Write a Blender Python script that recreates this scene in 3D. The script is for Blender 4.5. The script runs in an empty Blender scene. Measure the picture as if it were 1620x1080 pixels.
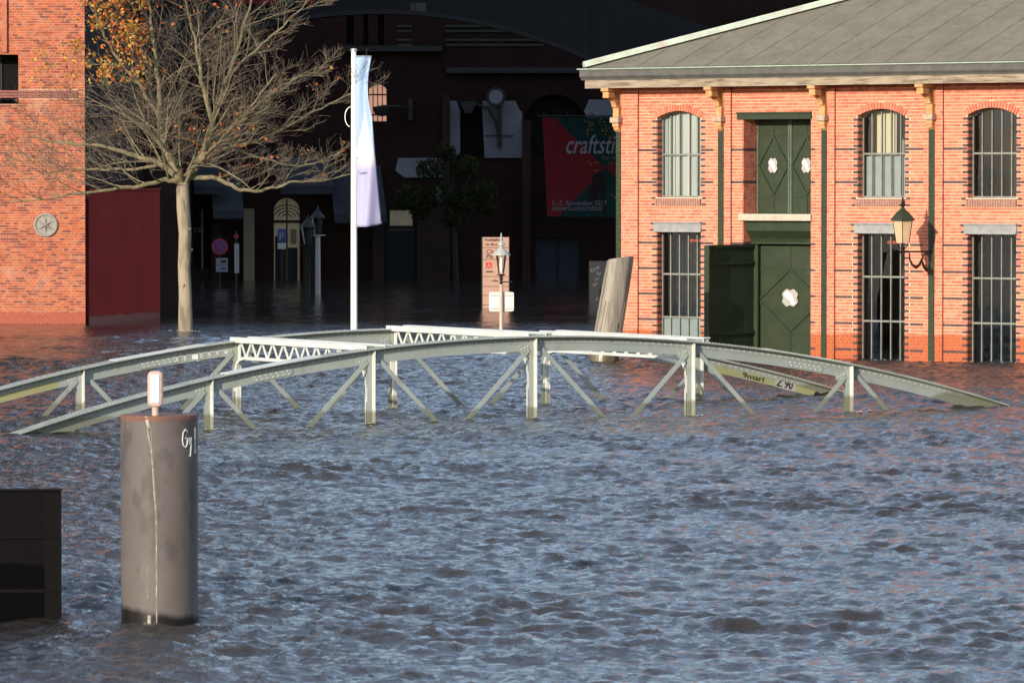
import bpy, math, random
import numpy as np
R = math.radians
rnd = random.Random(11)
scene = bpy.context.scene
C = scene.collection

# ------------------------------------------------------------------ camera, sky, sun, exposure
FPX, EYE, HORIZON = 7788.0, 4.17, 290.0
cam_data = bpy.data.cameras.new('camera')
cam_data.sensor_width = 36.0
cam_data.lens = 36.0 * FPX / 1620.0
cam_data.clip_start = 1.0
cam_data.clip_end = 6000.0
cam_data.dof.use_dof = True
cam_data.dof.focus_distance = 100.0
cam_data.dof.aperture_fstop = 9.0
cam = bpy.data.objects.new('camera', cam_data)
C.objects.link(cam)
cam.location = (0, 0, EYE)
cam.rotation_euler = (R(90) - math.atan(250.0 / FPX), 0, 0)
scene.camera = cam

SUN_AZ, SUN_EL = 30.5, 13.3          # sun stands behind the camera, SUN_AZ degrees to the left of -Y
world = bpy.data.worlds.new('World')
scene.world = world
world.use_nodes = True
wn = world.node_tree
for n in list(wn.nodes):
    wn.nodes.remove(n)
sky = wn.nodes.new('ShaderNodeTexSky')
sky.sky_type = 'NISHITA'
sky.sun_disc = False
sky.sun_elevation = R(SUN_EL)
sky.sun_rotation = R(180 + SUN_AZ)
sky.altitude = 10
sky.air_density = 1.0
sky.dust_density = 1.0
sky.ozone_density = 3.0
bg = wn.nodes.new('ShaderNodeBackground')
bg.inputs[1].default_value = 0.15
out = wn.nodes.new('ShaderNodeOutputWorld')
# thin broken high cloud added to the unseen sky to brighten the water
wtc = wn.nodes.new('ShaderNodeTexCoord'); wsp = wn.nodes.new('ShaderNodeSeparateXYZ'); wn.links.new(wtc.outputs['Generated'], wsp.inputs[0])
wz = wn.nodes.new('ShaderNodeMath'); wz.operation = 'MAXIMUM'; wz.inputs[1].default_value = 0.0; wn.links.new(wsp.outputs[2], wz.inputs[0])
wa = wn.nodes.new('ShaderNodeMath'); wa.operation = 'ADD'; wa.inputs[1].default_value = 0.12; wn.links.new(wz.outputs[0], wa.inputs[0])
wcomb = wn.nodes.new('ShaderNodeCombineXYZ')
for i_ in (0, 1):
    wd = wn.nodes.new('ShaderNodeMath'); wd.operation = 'DIVIDE'; wn.links.new(wsp.outputs[i_], wd.inputs[0]); wn.links.new(wa.outputs[0], wd.inputs[1]); wn.links.new(wd.outputs[0], wcomb.inputs[i_])
wnz = wn.nodes.new('ShaderNodeTexNoise'); wnz.inputs['Scale'].default_value = 1.1; wnz.inputs['Detail'].default_value = 6; wnz.inputs['Roughness'].default_value = .62
wn.links.new(wcomb.outputs[0], wnz.inputs['Vector'])
wmr = wn.nodes.new('ShaderNodeMapRange'); wmr.inputs['From Min'].default_value = .36; wmr.inputs['From Max'].default_value = .70; wmr.inputs['To Max'].default_value = .6
wn.links.new(wnz.outputs[0], wmr.inputs['Value'])
wmx = wn.nodes.new('ShaderNodeMix'); wmx.data_type = 'RGBA'; wmx.inputs[7].default_value = (7.3, 8.0, 9.6, 1)
wn.links.new(wmr.outputs[0], wmx.inputs[0]); wn.links.new(sky.outputs[0], wmx.inputs[6])
wn.links.new(wmx.outputs[2], bg.inputs[0])
wn.links.new(bg.outputs[0], out.inputs[0])

sun_data = bpy.data.lights.new('sun', 'SUN')
sun_data.energy = 3.85
sun_data.angle = R(0.5)
sun_data.color = (1.0, 0.88, 0.74)
sun = bpy.data.objects.new('sun', sun_data)
C.objects.link(sun)
sun.rotation_euler = (R(90 - SUN_EL), 0, R(-SUN_AZ))
sun.location = (-60, -100, 60)

scene.view_settings.view_transform = 'Standard'
scene.view_settings.look = 'None'
scene.view_settings.exposure = 0.6
scene.view_settings.gamma = 1.0
scene.view_settings.use_curve_mapping = False
scene.render.engine = 'CYCLES'
scene.cycles.max_bounces = 6
scene.cycles.transparent_max_bounces = 12
scene.cycles.caustics_reflective = False
scene.cycles.caustics_refractive = False
scene.cycles.use_denoising = True

# ------------------------------------------------------------------ helpers
def spot(px, py, Y):
    """Point at distance Y whose picture lies at (px, py) of the photograph."""
    return ((px - 810.0) * Y / FPX, Y, EYE - (py - HORIZON) * Y / FPX)

class MB:
    """collects geometry; build() links it as ONE mesh object"""
    def __init__(self):
        self.v, self.f, self.m = [], [], []
    def add(self, vs, fs, mi=0):
        b = len(self.v)
        self.v.extend(vs)
        for f in fs:
            self.f.append(tuple(b + i for i in f))
            self.m.append(mi)
    def box(self, x0, x1, y0, y1, z0, z1, mi=0):
        self.add([(x0,y0,z0),(x1,y0,z0),(x1,y1,z0),(x0,y1,z0),(x0,y0,z1),(x1,y0,z1),(x1,y1,z1),(x0,y1,z1)],
                 [(0,3,2,1),(4,5,6,7),(0,1,5,4),(1,2,6,5),(2,3,7,6),(3,0,4,7)], mi)
    def quad(self, a, b, c, d, mi=0):
        self.add([a, b, c, d], [(0,1,2,3)], mi)
    def prism(self, poly, fn, d0, d1, mi=0):
        """poly: 2D outline; fn(a, b, d) -> 3D point"""
        n = len(poly)
        vs = [fn(a, b, d0) for a, b in poly] + [fn(a, b, d1) for a, b in poly]
        fs = [tuple(range(n)), tuple(range(2*n-1, n-1, -1))]
        fs += [(i, i+n, (i+1) % n + n, (i+1) % n) for i in range(n)]
        self.add(vs, fs, mi)
    def bar(self, p, q, w, h, up=(0,0,1), mi=0):
        """rectangular bar from p to q, w across, h along up"""
        p, q, up = np.array(p, float), np.array(q, float), np.array(up, float)
        d = q - p; d /= np.linalg.norm(d)
        s = np.cross(d, up); s /= np.linalg.norm(s)
        u = np.cross(s, d)
        vs = []
        for e in (p, q):
            for a, b in ((-1,-1),(1,-1),(1,1),(-1,1)):
                vs.append(tuple(e + s*a*w/2 + u*b*h/2))
        self.add(vs, [(3,2,1,0),(4,5,6,7),(0,1,5,4),(1,2,6,5),(2,3,7,6),(3,0,4,7)], mi)
    def tube(self, pts, rad, n=8, mi=0, cap=True):
        pts = [np.array(p, float) for p in pts]
        rings = []
        ref = None
        for i, p in enumerate(pts):
            d = pts[min(i+1, len(pts)-1)] - pts[max(i-1, 0)]
            d = d / (np.linalg.norm(d) + 1e-9)
            if ref is None:
                ref = np.array((1.0,0,0)) if abs(d[0]) < .8 else np.array((0,1.0,0))
            s = ref - d*np.dot(ref, d); s /= (np.linalg.norm(s) + 1e-9)
            ref = s
            t = np.cross(d, s)
            r = rad[i] if hasattr(rad, '__len__') else rad
            rings.append([tuple(p + (s*math.cos(a) + t*math.sin(a))*r) for a in [2*math.pi*k/n for k in range(n)]])
        vs = [v for r_ in rings for v in r_]
        fs = []
        for i in range(len(rings)-1):
            for k in range(n):
                fs.append((i*n+k, i*n+(k+1) % n, (i+1)*n+(k+1) % n, (i+1)*n+k))
        if cap:
            fs.append(tuple(range(n-1, -1, -1)))
            fs.append(tuple((len(rings)-1)*n + k for k in range(n)))
        self.add(vs, fs, mi)
    def lathe(self, prof, c=(0,0,0), n=16, mi=0):
        """prof: (radius, z) pairs from the bottom up"""
        vs, fs = [], []
        for r, z in prof:
            for k in range(n):
                a = 2*math.pi*k/n
                vs.append((c[0]+r*math.cos(a), c[1]+r*math.sin(a), c[2]+z))
        for i in range(len(prof)-1):
            for k in range(n):
                fs.append((i*n+k, i*n+(k+1) % n, (i+1)*n+(k+1) % n, (i+1)*n+k))
        fs.append(tuple(range(n-1, -1, -1)))
        fs.append(tuple((len(prof)-1)*n+k for k in range(n)))
        self.add(vs, fs, mi)
    def mesh(self, name, mats):
        me = bpy.data.meshes.new(name)
        me.from_pydata(self.v, [], self.f)
        for m in (mats if isinstance(mats, (list, tuple)) else [mats]):
            me.materials.append(m)
        if len(me.polygons) == len(self.m):
            me.polygons.foreach_set('material_index', self.m)
        me.update()
        return me
    def build(self, name, mats, parent=None, smooth=False, bevel=0):
        me = self.mesh(name, mats)
        if smooth:
            me.polygons.foreach_set('use_smooth', [True]*len(me.polygons))
            me.set_sharp_from_angle(angle=R(40))
        o = bpy.data.objects.new(name, me)
        C.objects.link(o)
        if parent is not None:
            o.parent = parent
        if bevel:
            b = o.modifiers.new('edge', 'BEVEL'); b.width = bevel; b.segments = 1; b.limit_method = 'ANGLE'
        return o

def tag(o, label=None, cat=None, group=None, kind=None):
    if label: o['label'] = label
    if cat: o['category'] = cat
    if group: o['group'] = group
    if kind: o['kind'] = kind
    return o
def thing(name, label, cat, loc=(0,0,0), rz=0.0, group=None):
    o = bpy.data.objects.new(name, None)
    o.empty_display_size = .3
    C.objects.link(o)
    o.location = loc
    o.rotation_euler = (0, 0, rz)
    return tag(o, label, cat, group)
def link_copy(me, name, parent, loc, rot=(0,0,0)):
    o = bpy.data.objects.new(name, me)
    C.objects.link(o); o.parent = parent; o.location = loc; o.rotation_euler = rot
    return o
def lettering(text, size, m, parent, loc, rot=(math.pi/2,0,0), shear=0.0, align='LEFT', name='lettering', weight=0.0, xs=1.0):
    cu = bpy.data.curves.new(name, 'FONT')
    cu.body = text; cu.size = size; cu.shear = shear; cu.align_x = align
    cu.extrude = .003; cu.offset = weight; cu.resolution_u = 2
    t = bpy.data.objects.new(name, cu)
    C.objects.link(t)
    bpy.context.view_layer.update()
    dg = bpy.context.evaluated_depsgraph_get()
    me = bpy.data.meshes.new_from_object(t.evaluated_get(dg))
    bpy.data.objects.remove(t); bpy.data.curves.remove(cu)
    me.materials.clear(); me.materials.append(m)
    o = bpy.data.objects.new(name, me)
    C.objects.link(o); o.parent = parent; o.location = loc; o.rotation_euler = rot; o.scale = (xs, 1, 1)
    return o

# ------------------------------------------------------------------ materials
def mat(name, col, rough=.7, col2=None, scale=3.0, stretch=(1,1,1), detail=4, lo=.4, hi=.65, metal=0.0, bump=0.0, bscale=None,
        spec=.5, wet=None, emit=None, translucent=0.0, streak=None):
    m = bpy.data.materials.new(name)
    m.use_nodes = True
    nt = m.node_tree
    b = nt.nodes['Principled BSDF']
    b.inputs['Roughness'].default_value = rough
    b.inputs['Metallic'].default_value = metal
    b.inputs['Specular IOR Level'].default_value = spec
    b.inputs['Base Color'].default_value = (*col, 1)
    geo = nt.nodes.new('ShaderNodeNewGeometry')
    last = None
    def noise(sc, st, det=4):
        mp = nt.nodes.new('ShaderNodeMapping'); mp.inputs['Scale'].default_value = st
        nt.links.new(geo.outputs['Position'], mp.inputs['Vector'])
        nz = nt.nodes.new('ShaderNodeTexNoise'); nz.inputs['Scale'].default_value = sc; nz.inputs['Detail'].default_value = det
        nz.inputs['Roughness'].default_value = .6
        nt.links.new(mp.outputs[0], nz.inputs['Vector'])
        return nz
    def ramp(src, a, b_):
        r = nt.nodes.new('ShaderNodeMapRange'); r.inputs['From Min'].default_value = a; r.inputs['From Max'].default_value = b_
        nt.links.new(src, r.inputs['Value']); return r.outputs[0]
    def mix(fac, A, B):
        mx = nt.nodes.new('ShaderNodeMix'); mx.data_type = 'RGBA'
        nt.links.new(fac, mx.inputs[0])
        for sock, val in ((mx.inputs[6], A), (mx.inputs[7], B)):
            if isinstance(val, tuple): sock.default_value = (*val, 1)
            else: nt.links.new(val, sock)
        return mx.outputs[2]
    if col2 is not None:
        nz = noise(scale, stretch, detail)
        last = mix(ramp(nz.outputs[0], lo, hi), tuple(col), tuple(col2))
    if streak is not None:          # (colour, scale, stretch, lo, hi)
        nz = noise(streak[1], streak[2], 5)
        last = mix(ramp(nz.outputs[0], streak[3], streak[4]), last if last is not None else tuple(col), tuple(streak[0]))
    if wet is not None:             # (height, darkening colour): a tide line of its own wavy shape
        sep = nt.nodes.new('ShaderNodeSeparateXYZ'); nt.links.new(geo.outputs['Position'], sep.inputs[0])
        nz = noise(wet[2] if len(wet) > 2 else 2.5, (1,1,.2), 4)
        ad = nt.nodes.new('ShaderNodeMath'); ad.operation = 'MULTIPLY_ADD'
        nt.links.new(nz.outputs[0], ad.inputs[0]); ad.inputs[1].default_value = -.35; nt.links.new(sep.outputs[2], ad.inputs[2])
        fac = ramp(ad.outputs[0], wet[0]-.14, wet[0]-.20)
        last = mix(fac, last if last is not None else tuple(col), tuple(wet[1]))
        rr = nt.nodes.new('ShaderNodeMapRange'); nt.links.new(fac, rr.inputs['Value'])
        rr.inputs['To Min'].default_value = rough; rr.inputs['To Max'].default_value = .3
        nt.links.new(rr.outputs[0], b.inputs['Roughness'])
    if last is not None:
        nt.links.new(last, b.inputs['Base Color'])
    if bump:
        nz = noise(bscale or scale*6, stretch, 5)
        bp = nt.nodes.new('ShaderNodeBump'); bp.inputs['Strength'].default_value = bump; bp.inputs['Distance'].default_value = .02
        nt.links.new(nz.outputs[0], bp.inputs['Height']); nt.links.new(bp.outputs[0], b.inputs['Normal'])
    if emit:
        b.inputs['Emission Color'].default_value = (*emit[0], 1); b.inputs['Emission Strength'].default_value = emit[1]
    if translucent:
        tr = nt.nodes.new('ShaderNodeBsdfTranslucent')
        if last is not None: nt.links.new(last, tr.inputs[0])
        else: tr.inputs[0].default_value = (*col, 1)
        ms = nt.nodes.new('ShaderNodeMixShader'); ms.inputs[0].default_value = translucent
        o = nt.nodes['Material Output']
        nt.links.new(b.outputs[0], ms.inputs[1]); nt.links.new(tr.outputs[0], ms.inputs[2]); nt.links.new(ms.outputs[0], o.inputs[0])
    return m

def glass_mat(name, tint=(.9,.95,.95), clear=.9, rough=.02):
    m = bpy.data.materials.new(name); m.use_nodes = True
    nt = m.node_tree; nt.nodes.remove(nt.nodes['Principled BSDF'])
    tr = nt.nodes.new('ShaderNodeBsdfTransparent'); tr.inputs[0].default_value = (*[t*clear for t in tint], 1)
    gl = nt.nodes.new('ShaderNodeBsdfGlossy'); gl.inputs['Roughness'].default_value = rough
    fr = nt.nodes.new('ShaderNodeFresnel'); fr.inputs[0].default_value = 1.6
    ad = nt.nodes.new('ShaderNodeMath'); ad.operation = 'MULTIPLY_ADD'; ad.inputs[1].default_value = 1.1; ad.inputs[2].default_value = .02; ad.use_clamp = True
    nt.links.new(fr.outputs[0], ad.inputs[0])
    geo = nt.nodes.new('ShaderNodeNewGeometry')
    nz = nt.nodes.new('ShaderNodeTexNoise'); nz.inputs['Scale'].default_value = 1.3
    nt.links.new(geo.outputs['Position'], nz.inputs['Vector'])
    bp = nt.nodes.new('ShaderNodeBump'); bp.inputs['Strength'].default_value = .012; bp.inputs['Distance'].default_value = .05
    nt.links.new(nz.outputs[0], bp.inputs['Height']); nt.links.new(bp.outputs[0], gl.inputs['Normal'])
    ms = nt.nodes.new('ShaderNodeMixShader')
    nt.links.new(ad.outputs[0], ms.inputs[0]); nt.links.new(tr.outputs[0], ms.inputs[1]); nt.links.new(gl.outputs[0], ms.inputs[2])
    nt.links.new(ms.outputs[0], nt.nodes['Material Output'].inputs[0])
    return m

M = {}
WETB = (.40, .10, .035)
for i, c in enumerate([(.62,.178,.105), (.66,.215,.125), (.58,.152,.09), (.63,.193,.108), (.52,.128,.08)]):
    M['brick%d' % i] = mat('sandy_red_brick_%d' % i, c, .85, tuple(x*.8 for x in c), 9, bump=.15, wet=(.60, WETB, .6))
M['brick_dark'] = mat('dark_glazed_brick', (.07,.028,.03), .45, (.11,.05,.045), 14)
M['mortar'] = mat('pale_mortar', (.80,.56,.37), .95, (.70,.46,.30), 5, wet=(.60, (.46,.16,.07), .6))
for i, c in enumerate([(.40,.092,.040), (.46,.12,.048), (.31,.066,.035), (.40,.13,.065), (.20,.05,.036)]):
    M['obrick%d' % i] = mat('weathered_red_brick_%d' % i, c, .85, tuple(x*.72 for x in c), 6, bump=.15, wet=(.34, (.30,.06,.025), 1.0),
                            streak=((.42,.22,.14), .7, (1,1,1.6), .58, .80))
M['omortar'] = mat('old_mortar', (.54,.33,.22), .95, (.34,.18,.115), 1.1, wet=(.34, (.30,.07,.03), 1.0))
M['green'] = mat('dark_green_paint', (.022,.033,.016), .55, (.030,.040,.020), 3, streak=((.055,.055,.03), 2.0, (1,1,.3), .6, .8), spec=.25)
M['green_edge'] = mat('worn_green_paint', (.075,.095,.06), .5, (.05,.065,.04), 5)
M['sand'] = mat('ochre_sandstone', (.54,.30,.115), .85, (.42,.20,.08), 8, streak=((.35,.22,.12), 5, (1,1,1), .6, .75))
M['sandgrey'] = mat('weathered_sandstone', (.42,.32,.22), .9, (.30,.23,.17), 9)
M['zinc'] = mat('dull_zinc_gutter', (.085,.083,.075), .5, (.11,.107,.095), 4, streak=((.34,.34,.30), 1.6, (.5,.5,2.4), .70, .84), spec=.15)
M['zincedge'] = mat('verdigris_edge', (.34,.41,.32), .6, (.28,.32,.26), 6)
M['fascia'] = mat('peeling_white_board', (.31,.25,.17), .85, (.25,.20,.135), 3, streak=((.12,.085,.06), 2.2, (.8,.8,9), .47, .66), bump=.2)
M['roof'] = mat('grey_roofing_felt', (.20,.178,.13), .95, (.165,.146,.107), 1.4, streak=((.135,.12,.09), 5, (1,1,1), .5, .8), bump=.3, bscale=60, spec=.15)
M['seam'] = mat('roof_felt_seam', (.18,.16,.13), .9, (.10,.09,.075), 2.5)
M['hip'] = mat('verdigris_hip_capping', (.44,.52,.41), .6, (.36,.37,.31), 2.5, streak=((.40,.34,.30), 2.2, (1,1,1), .55, .7))
M['steelgrey'] = mat('grey_window_steel', (.20,.20,.165), .5, (.15,.155,.13), 6)
M['lintel'] = mat('galvanised_lintel', (.27,.27,.255), .5, (.21,.21,.205), 6)
M['sillbrick'] = mat('dull_sill_brick', (.27,.13,.095), .85, (.36,.20,.14), 12)
M['concrete'] = mat('pale_concrete', (.46,.40,.31), .9, (.36,.31,.24), 10)
M['blind'] = mat('white_window_blind', (.50,.52,.47), .8, (.40,.43,.40), 2.0, stretch=(1,1,.2))
M['curtain'] = mat('beige_curtain', (.66,.55,.36), .8)
M['greypanel'] = mat('blue_grey_panel', (.34,.38,.37), .6, (.29,.33,.33), 3)
M['dark_in'] = mat('dark_interior', (.012,.011,.010), .9)
M['red_in'] = mat('red_rail', (.60,.08,.03), .5)
M['whitepaint'] = mat('white_paint', (.82,.80,.74), .5)
M['greyplate'] = mat('pale_grey_plate', (.33,.32,.29), .6)
M['glass'] = glass_mat('window_glass')
M['glassdim'] = glass_mat('dusty_window_glass', (.55,.6,.6), .6)
BW = (.16,.17,.12)
M['bridge'] = mat('grey_green_bridge_paint', (.285,.315,.285), .5, (.25,.28,.25), 1.5, streak=((.20,.185,.14), 3.5, (1,1,.6), .58, .78), wet=(.24, BW, 1.0))
M['bridgesunlit'] = mat('sunlit_bridge_paint', (.55,.57,.52), .55, (.47,.49,.44), 2.0, streak=((.30,.25,.17), 6, (1,1,.5), .66, .80), wet=(.24, (.24,.245,.185), 1.0))  # paler copy of the bridge paint, standing for its sunlit faces
M['bridgeflange'] = mat('worn_flange_paint', (.29,.31,.26), .5, (.22,.235,.20), 3)
M['olive'] = mat('olive_patch_paint', (.29,.285,.13), .6, (.25,.25,.11), 2.0)
M['black'] = mat('black_spray_paint', (.01,.01,.01), .6)
M['chalk'] = mat('white_spray_paint', (.72,.75,.70), .7)
M['post'] = mat('brown_grey_steel', (.098,.083,.074), .6, (.115,.10,.09), 1.6, streak=((.074,.063,.055), 3.6, (1,1,.5), .52, .60),
                wet=(.13, (.012,.010,.009), 1.2), spec=.3)
M['rust'] = mat('rusty_rim', (.17,.07,.045), .85, (.10,.055,.04), 9)
M['drip'] = mat('bird_lime', (.42,.37,.30), .85, (.20,.165,.13), 16, lo=.35, hi=.6)
M['lens'] = mat('opal_lamp_lens', (.90,.86,.90), .2)
M['lampcase'] = mat('pinkish_lamp_housing', (.46,.33,.27), .6, (.38,.28,.23), 20)
M['tar'] = mat('tarred_steel', (.004,.0035,.004), .8, (.0055,.0045,.005), 2, streak=((.004,.0035,.004), 2.5, (1,1,.4), .5, .7), wet=(.50, (.001,.001,.001), .7), spec=.05)
M['tarrib'] = mat('worn_tarred_edge', (.006,.005,.0055), .8, spec=.05)
M['pile'] = mat('weathered_timber', (.29,.26,.205), .9, (.18,.155,.12), 5, stretch=(1,1,.12), bump=.6, bscale=20, streak=((.30,.29,.16), 1.5, (1,1,.3), .55, .75),
               wet=(.30, (.10,.08,.045)))
M['crack'] = mat('timber_crack', (.16,.125,.08), .9)
M['piletop'] = mat('timber_end_grain', (.36,.33,.27), .9, (.26,.23,.18), 10)
M['pole'] = mat('white_enamel_pole', (.84,.82,.74), .35)
M['silver'] = mat('brushed_silver', (.45,.45,.42), .35, metal=.6)
M['trunk'] = mat('pale_oak_bark', (.289,.2338,.1573), .9, (.1445,.119,.08075), 5, stretch=(1,1,.22), bump=1.0, bscale=14, lo=.45, hi=.6, streak=((.1785,.1955,.085), 1.3, (1,1,.6), .56, .7))
M['limb'] = mat('greenish_limb_bark', (.165,.15,.078), .9, (.22,.175,.105), 3, streak=((.10,.09,.05), 4, (1,1,1), .48, .7))
M['twig'] = mat('brown_twig', (.10,.078,.053), .9, (.19,.15,.10), 2.0)
for i, c in enumerate([(.60,.24,.035), (.52,.13,.03), (.62,.36,.06), (.34,.30,.06)]):
    M['leaf%d' % i] = mat('autumn_leaf_%d' % i, c, .7, translucent=.35)
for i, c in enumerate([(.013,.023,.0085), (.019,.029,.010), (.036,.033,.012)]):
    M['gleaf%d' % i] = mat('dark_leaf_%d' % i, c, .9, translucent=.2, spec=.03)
M['redwall'] = mat('shade_darkened_red_paint', (.264,.024,.0192), .75, (.216,.0192,.0168), .8, wet=(.22, (.15,.0132,.0096), .8), bump=.05, spec=.1)  # red paint darkened to stand for the shade on this wall
M['stone'] = mat('grey_cast_iron', (.21,.195,.165), .7, (.28,.26,.22), 12)
M['plum'] = mat('dark_band_and_shade_brick', (.26,.085,.06), .8, (.19,.065,.055), 8)  # band brick colour, also painted for shade in joints and pier sides
M['shade'] = mat('recess_shade_black', (.006,.006,.006), .8, spec=.1)  # black colour stands for the shade inside recesses
M['dim_metal'] = mat('dark_iron', (.014,.0147,.014), .6, spec=.3)
M['verdigris'] = mat('grey_lantern_roof', (.36,.38,.35), .5, (.28,.30,.28), 8)
M['lampglass'] = glass_mat('lantern_glass', (.95,.95,.95), .95, .05)
M['frost'] = mat('frosted_lamp_glass', (.76,.58,.36), .35, (.70,.52,.32), 4, translucent=.35)
M['bulb'] = mat('opal_bulb', (.95,.9,.75), .15)
M['pinkpost'] = mat('pinkish_grey_post', (.52,.41,.33), .6, (.44,.35,.29), 6)
M['platewhite'] = mat('back_of_sign_plate', (.56,.58,.52), .45)
M['totem'] = mat('salmon_totem_panel', (.44,.26,.185), .5, (.41,.24,.17), 2)
M['ink'] = mat('dark_print', (.02,.013,.013), .8, spec=.08)
M['redlogo'] = mat('red_print', (.55,.02,.02), .5)
M['blue'] = mat('sign_blue', (.0124,.0372,.1736), .4)  # back-square colours down to dark_pillar are darkened to stand for deep shade
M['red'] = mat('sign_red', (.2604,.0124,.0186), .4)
M['signwhite'] = mat('shade_darkened_sign_white', (.186,.186,.1984), .4, spec=.15)
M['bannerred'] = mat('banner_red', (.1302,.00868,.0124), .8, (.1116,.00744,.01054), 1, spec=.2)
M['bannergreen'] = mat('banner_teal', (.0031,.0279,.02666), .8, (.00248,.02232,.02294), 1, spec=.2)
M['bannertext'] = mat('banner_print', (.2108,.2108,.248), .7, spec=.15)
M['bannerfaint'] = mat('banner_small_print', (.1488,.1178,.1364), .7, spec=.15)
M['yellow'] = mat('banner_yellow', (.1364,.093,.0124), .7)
M['plaster'] = mat('shade_darkened_plaster', (.1426,.1519,.1736), .8, (.1178,.1271,.1488), 1, spec=.15)
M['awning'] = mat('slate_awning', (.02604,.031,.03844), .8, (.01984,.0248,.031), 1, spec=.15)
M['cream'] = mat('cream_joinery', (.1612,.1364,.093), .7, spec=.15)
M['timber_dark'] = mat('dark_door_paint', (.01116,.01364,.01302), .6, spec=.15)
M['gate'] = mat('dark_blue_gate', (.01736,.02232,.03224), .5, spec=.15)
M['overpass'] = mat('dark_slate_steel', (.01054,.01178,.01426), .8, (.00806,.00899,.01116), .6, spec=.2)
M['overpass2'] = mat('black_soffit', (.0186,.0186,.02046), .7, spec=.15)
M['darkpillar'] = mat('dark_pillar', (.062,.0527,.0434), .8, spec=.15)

def backbrick_mat(name, a, b, mort, rot=False):
    m = bpy.data.materials.new(name); m.use_nodes = True
    nt = m.node_tree; bs = nt.nodes['Principled BSDF']; bs.inputs['Roughness'].default_value = .9; bs.inputs['Specular IOR Level'].default_value = .12
    geo = nt.nodes.new('ShaderNodeNewGeometry'); sp = nt.nodes.new('ShaderNodeSeparateXYZ'); cb = nt.nodes.new('ShaderNodeCombineXYZ')
    nt.links.new(geo.outputs['Position'], sp.inputs[0])
    ad = nt.nodes.new('ShaderNodeMath'); nt.links.new(sp.outputs[0], ad.inputs[0]); nt.links.new(sp.outputs[1], ad.inputs[1])
    nt.links.new(ad.outputs[0], cb.inputs[0]); nt.links.new(sp.outputs[2], cb.inputs[1])
    bt = nt.nodes.new('ShaderNodeTexBrick'); nt.links.new(cb.outputs[0], bt.inputs['Vector'])
    bt.inputs['Color1'].default_value = (*a, 1); bt.inputs['Color2'].default_value = (*b, 1); bt.inputs['Mortar'].default_value = (*mort, 1)
    bt.inputs['Scale'].default_value = 1; bt.inputs['Brick Width'].default_value = .25; bt.inputs['Row Height'].default_value = .0775
    bt.inputs['Mortar Size'].default_value = .012
    nz = nt.nodes.new('ShaderNodeTexNoise'); nz.inputs['Scale'].default_value = .5; nz.inputs['Detail'].default_value = 5
    nt.links.new(geo.outputs['Position'], nz.inputs['Vector'])
    mx = nt.nodes.new('ShaderNodeMix'); mx.data_type = 'RGBA'; mx.blend_type = 'MULTIPLY'; mx.inputs[0].default_value = .6
    nt.links.new(bt.outputs[0], mx.inputs[6]); nt.links.new(nz.outputs[0], mx.inputs[7])
    nt.links.new(mx.outputs[2], bs.inputs['Base Color'])
    return m
M['backbrick'] = backbrick_mat('shade_darkened_red_brick', (.03224,.0124,.00868), (.02108,.00868,.00682), (.01612,.01116,.00992))  # this and the brown brick are darkened to stand for deep shade
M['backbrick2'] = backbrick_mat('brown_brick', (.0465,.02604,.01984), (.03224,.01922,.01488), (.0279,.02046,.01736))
M['sidebrick'] = backbrick_mat('side_wall_brick', (.36,.12,.06), (.27,.08,.045), (.30,.20,.14))  # plain red brick for side and rear walls

def water_mat():
    m = bpy.data.materials.new('muddy_river_water'); m.use_nodes = True
    nt = m.node_tree; b = nt.nodes['Principled BSDF']
    b.inputs['Base Color'].default_value = (.026,.022,.0185, 1)
    b.inputs['Roughness'].default_value = .06
    b.inputs['IOR'].default_value = 1.333
    b.inputs['Specular IOR Level'].default_value = .5
    geo = nt.nodes.new('ShaderNodeNewGeometry')
    mp = nt.nodes.new('ShaderNodeMapping'); mp.inputs['Scale'].default_value = (1, .75, 1); mp.inputs['Rotation'].default_value = (0,0,R(20))
    nt.links.new(geo.outputs['Position'], mp.inputs[0])
    n1 = nt.nodes.new('ShaderNodeTexNoise'); n1.inputs['Scale'].default_value = 7.5; n1.inputs['Detail'].default_value = 6; n1.inputs['Roughness'].default_value = .58
    nt.links.new(mp.outputs[0], n1.inputs['Vector'])
    bp = nt.nodes.new('ShaderNodeBump'); bp.inputs['Strength'].default_value = .8; bp.inputs['Distance'].default_value = .075
    nt.links.new(n1.outputs[0], bp.inputs['Height']); nt.links.new(bp.outputs[0], b.inputs['Normal'])
    # the flooded square behind the buildings lies out of the wind: less ripple there
    sp = nt.nodes.new('ShaderNodeSeparateXYZ'); nt.links.new(geo.outputs['Position'], sp.inputs[0])
    mr = nt.nodes.new('ShaderNodeMapRange'); nt.links.new(sp.outputs[1], mr.inputs['Value'])
    mr.inputs['From Min'].default_value = 120; mr.inputs['From Max'].default_value = 150; mr.inputs['To Min'].default_value = .8; mr.inputs['To Max'].default_value = .2
    nt.links.new(mr.outputs[0], bp.inputs['Strength'])
    return m
M['water'] = water_mat()

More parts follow.
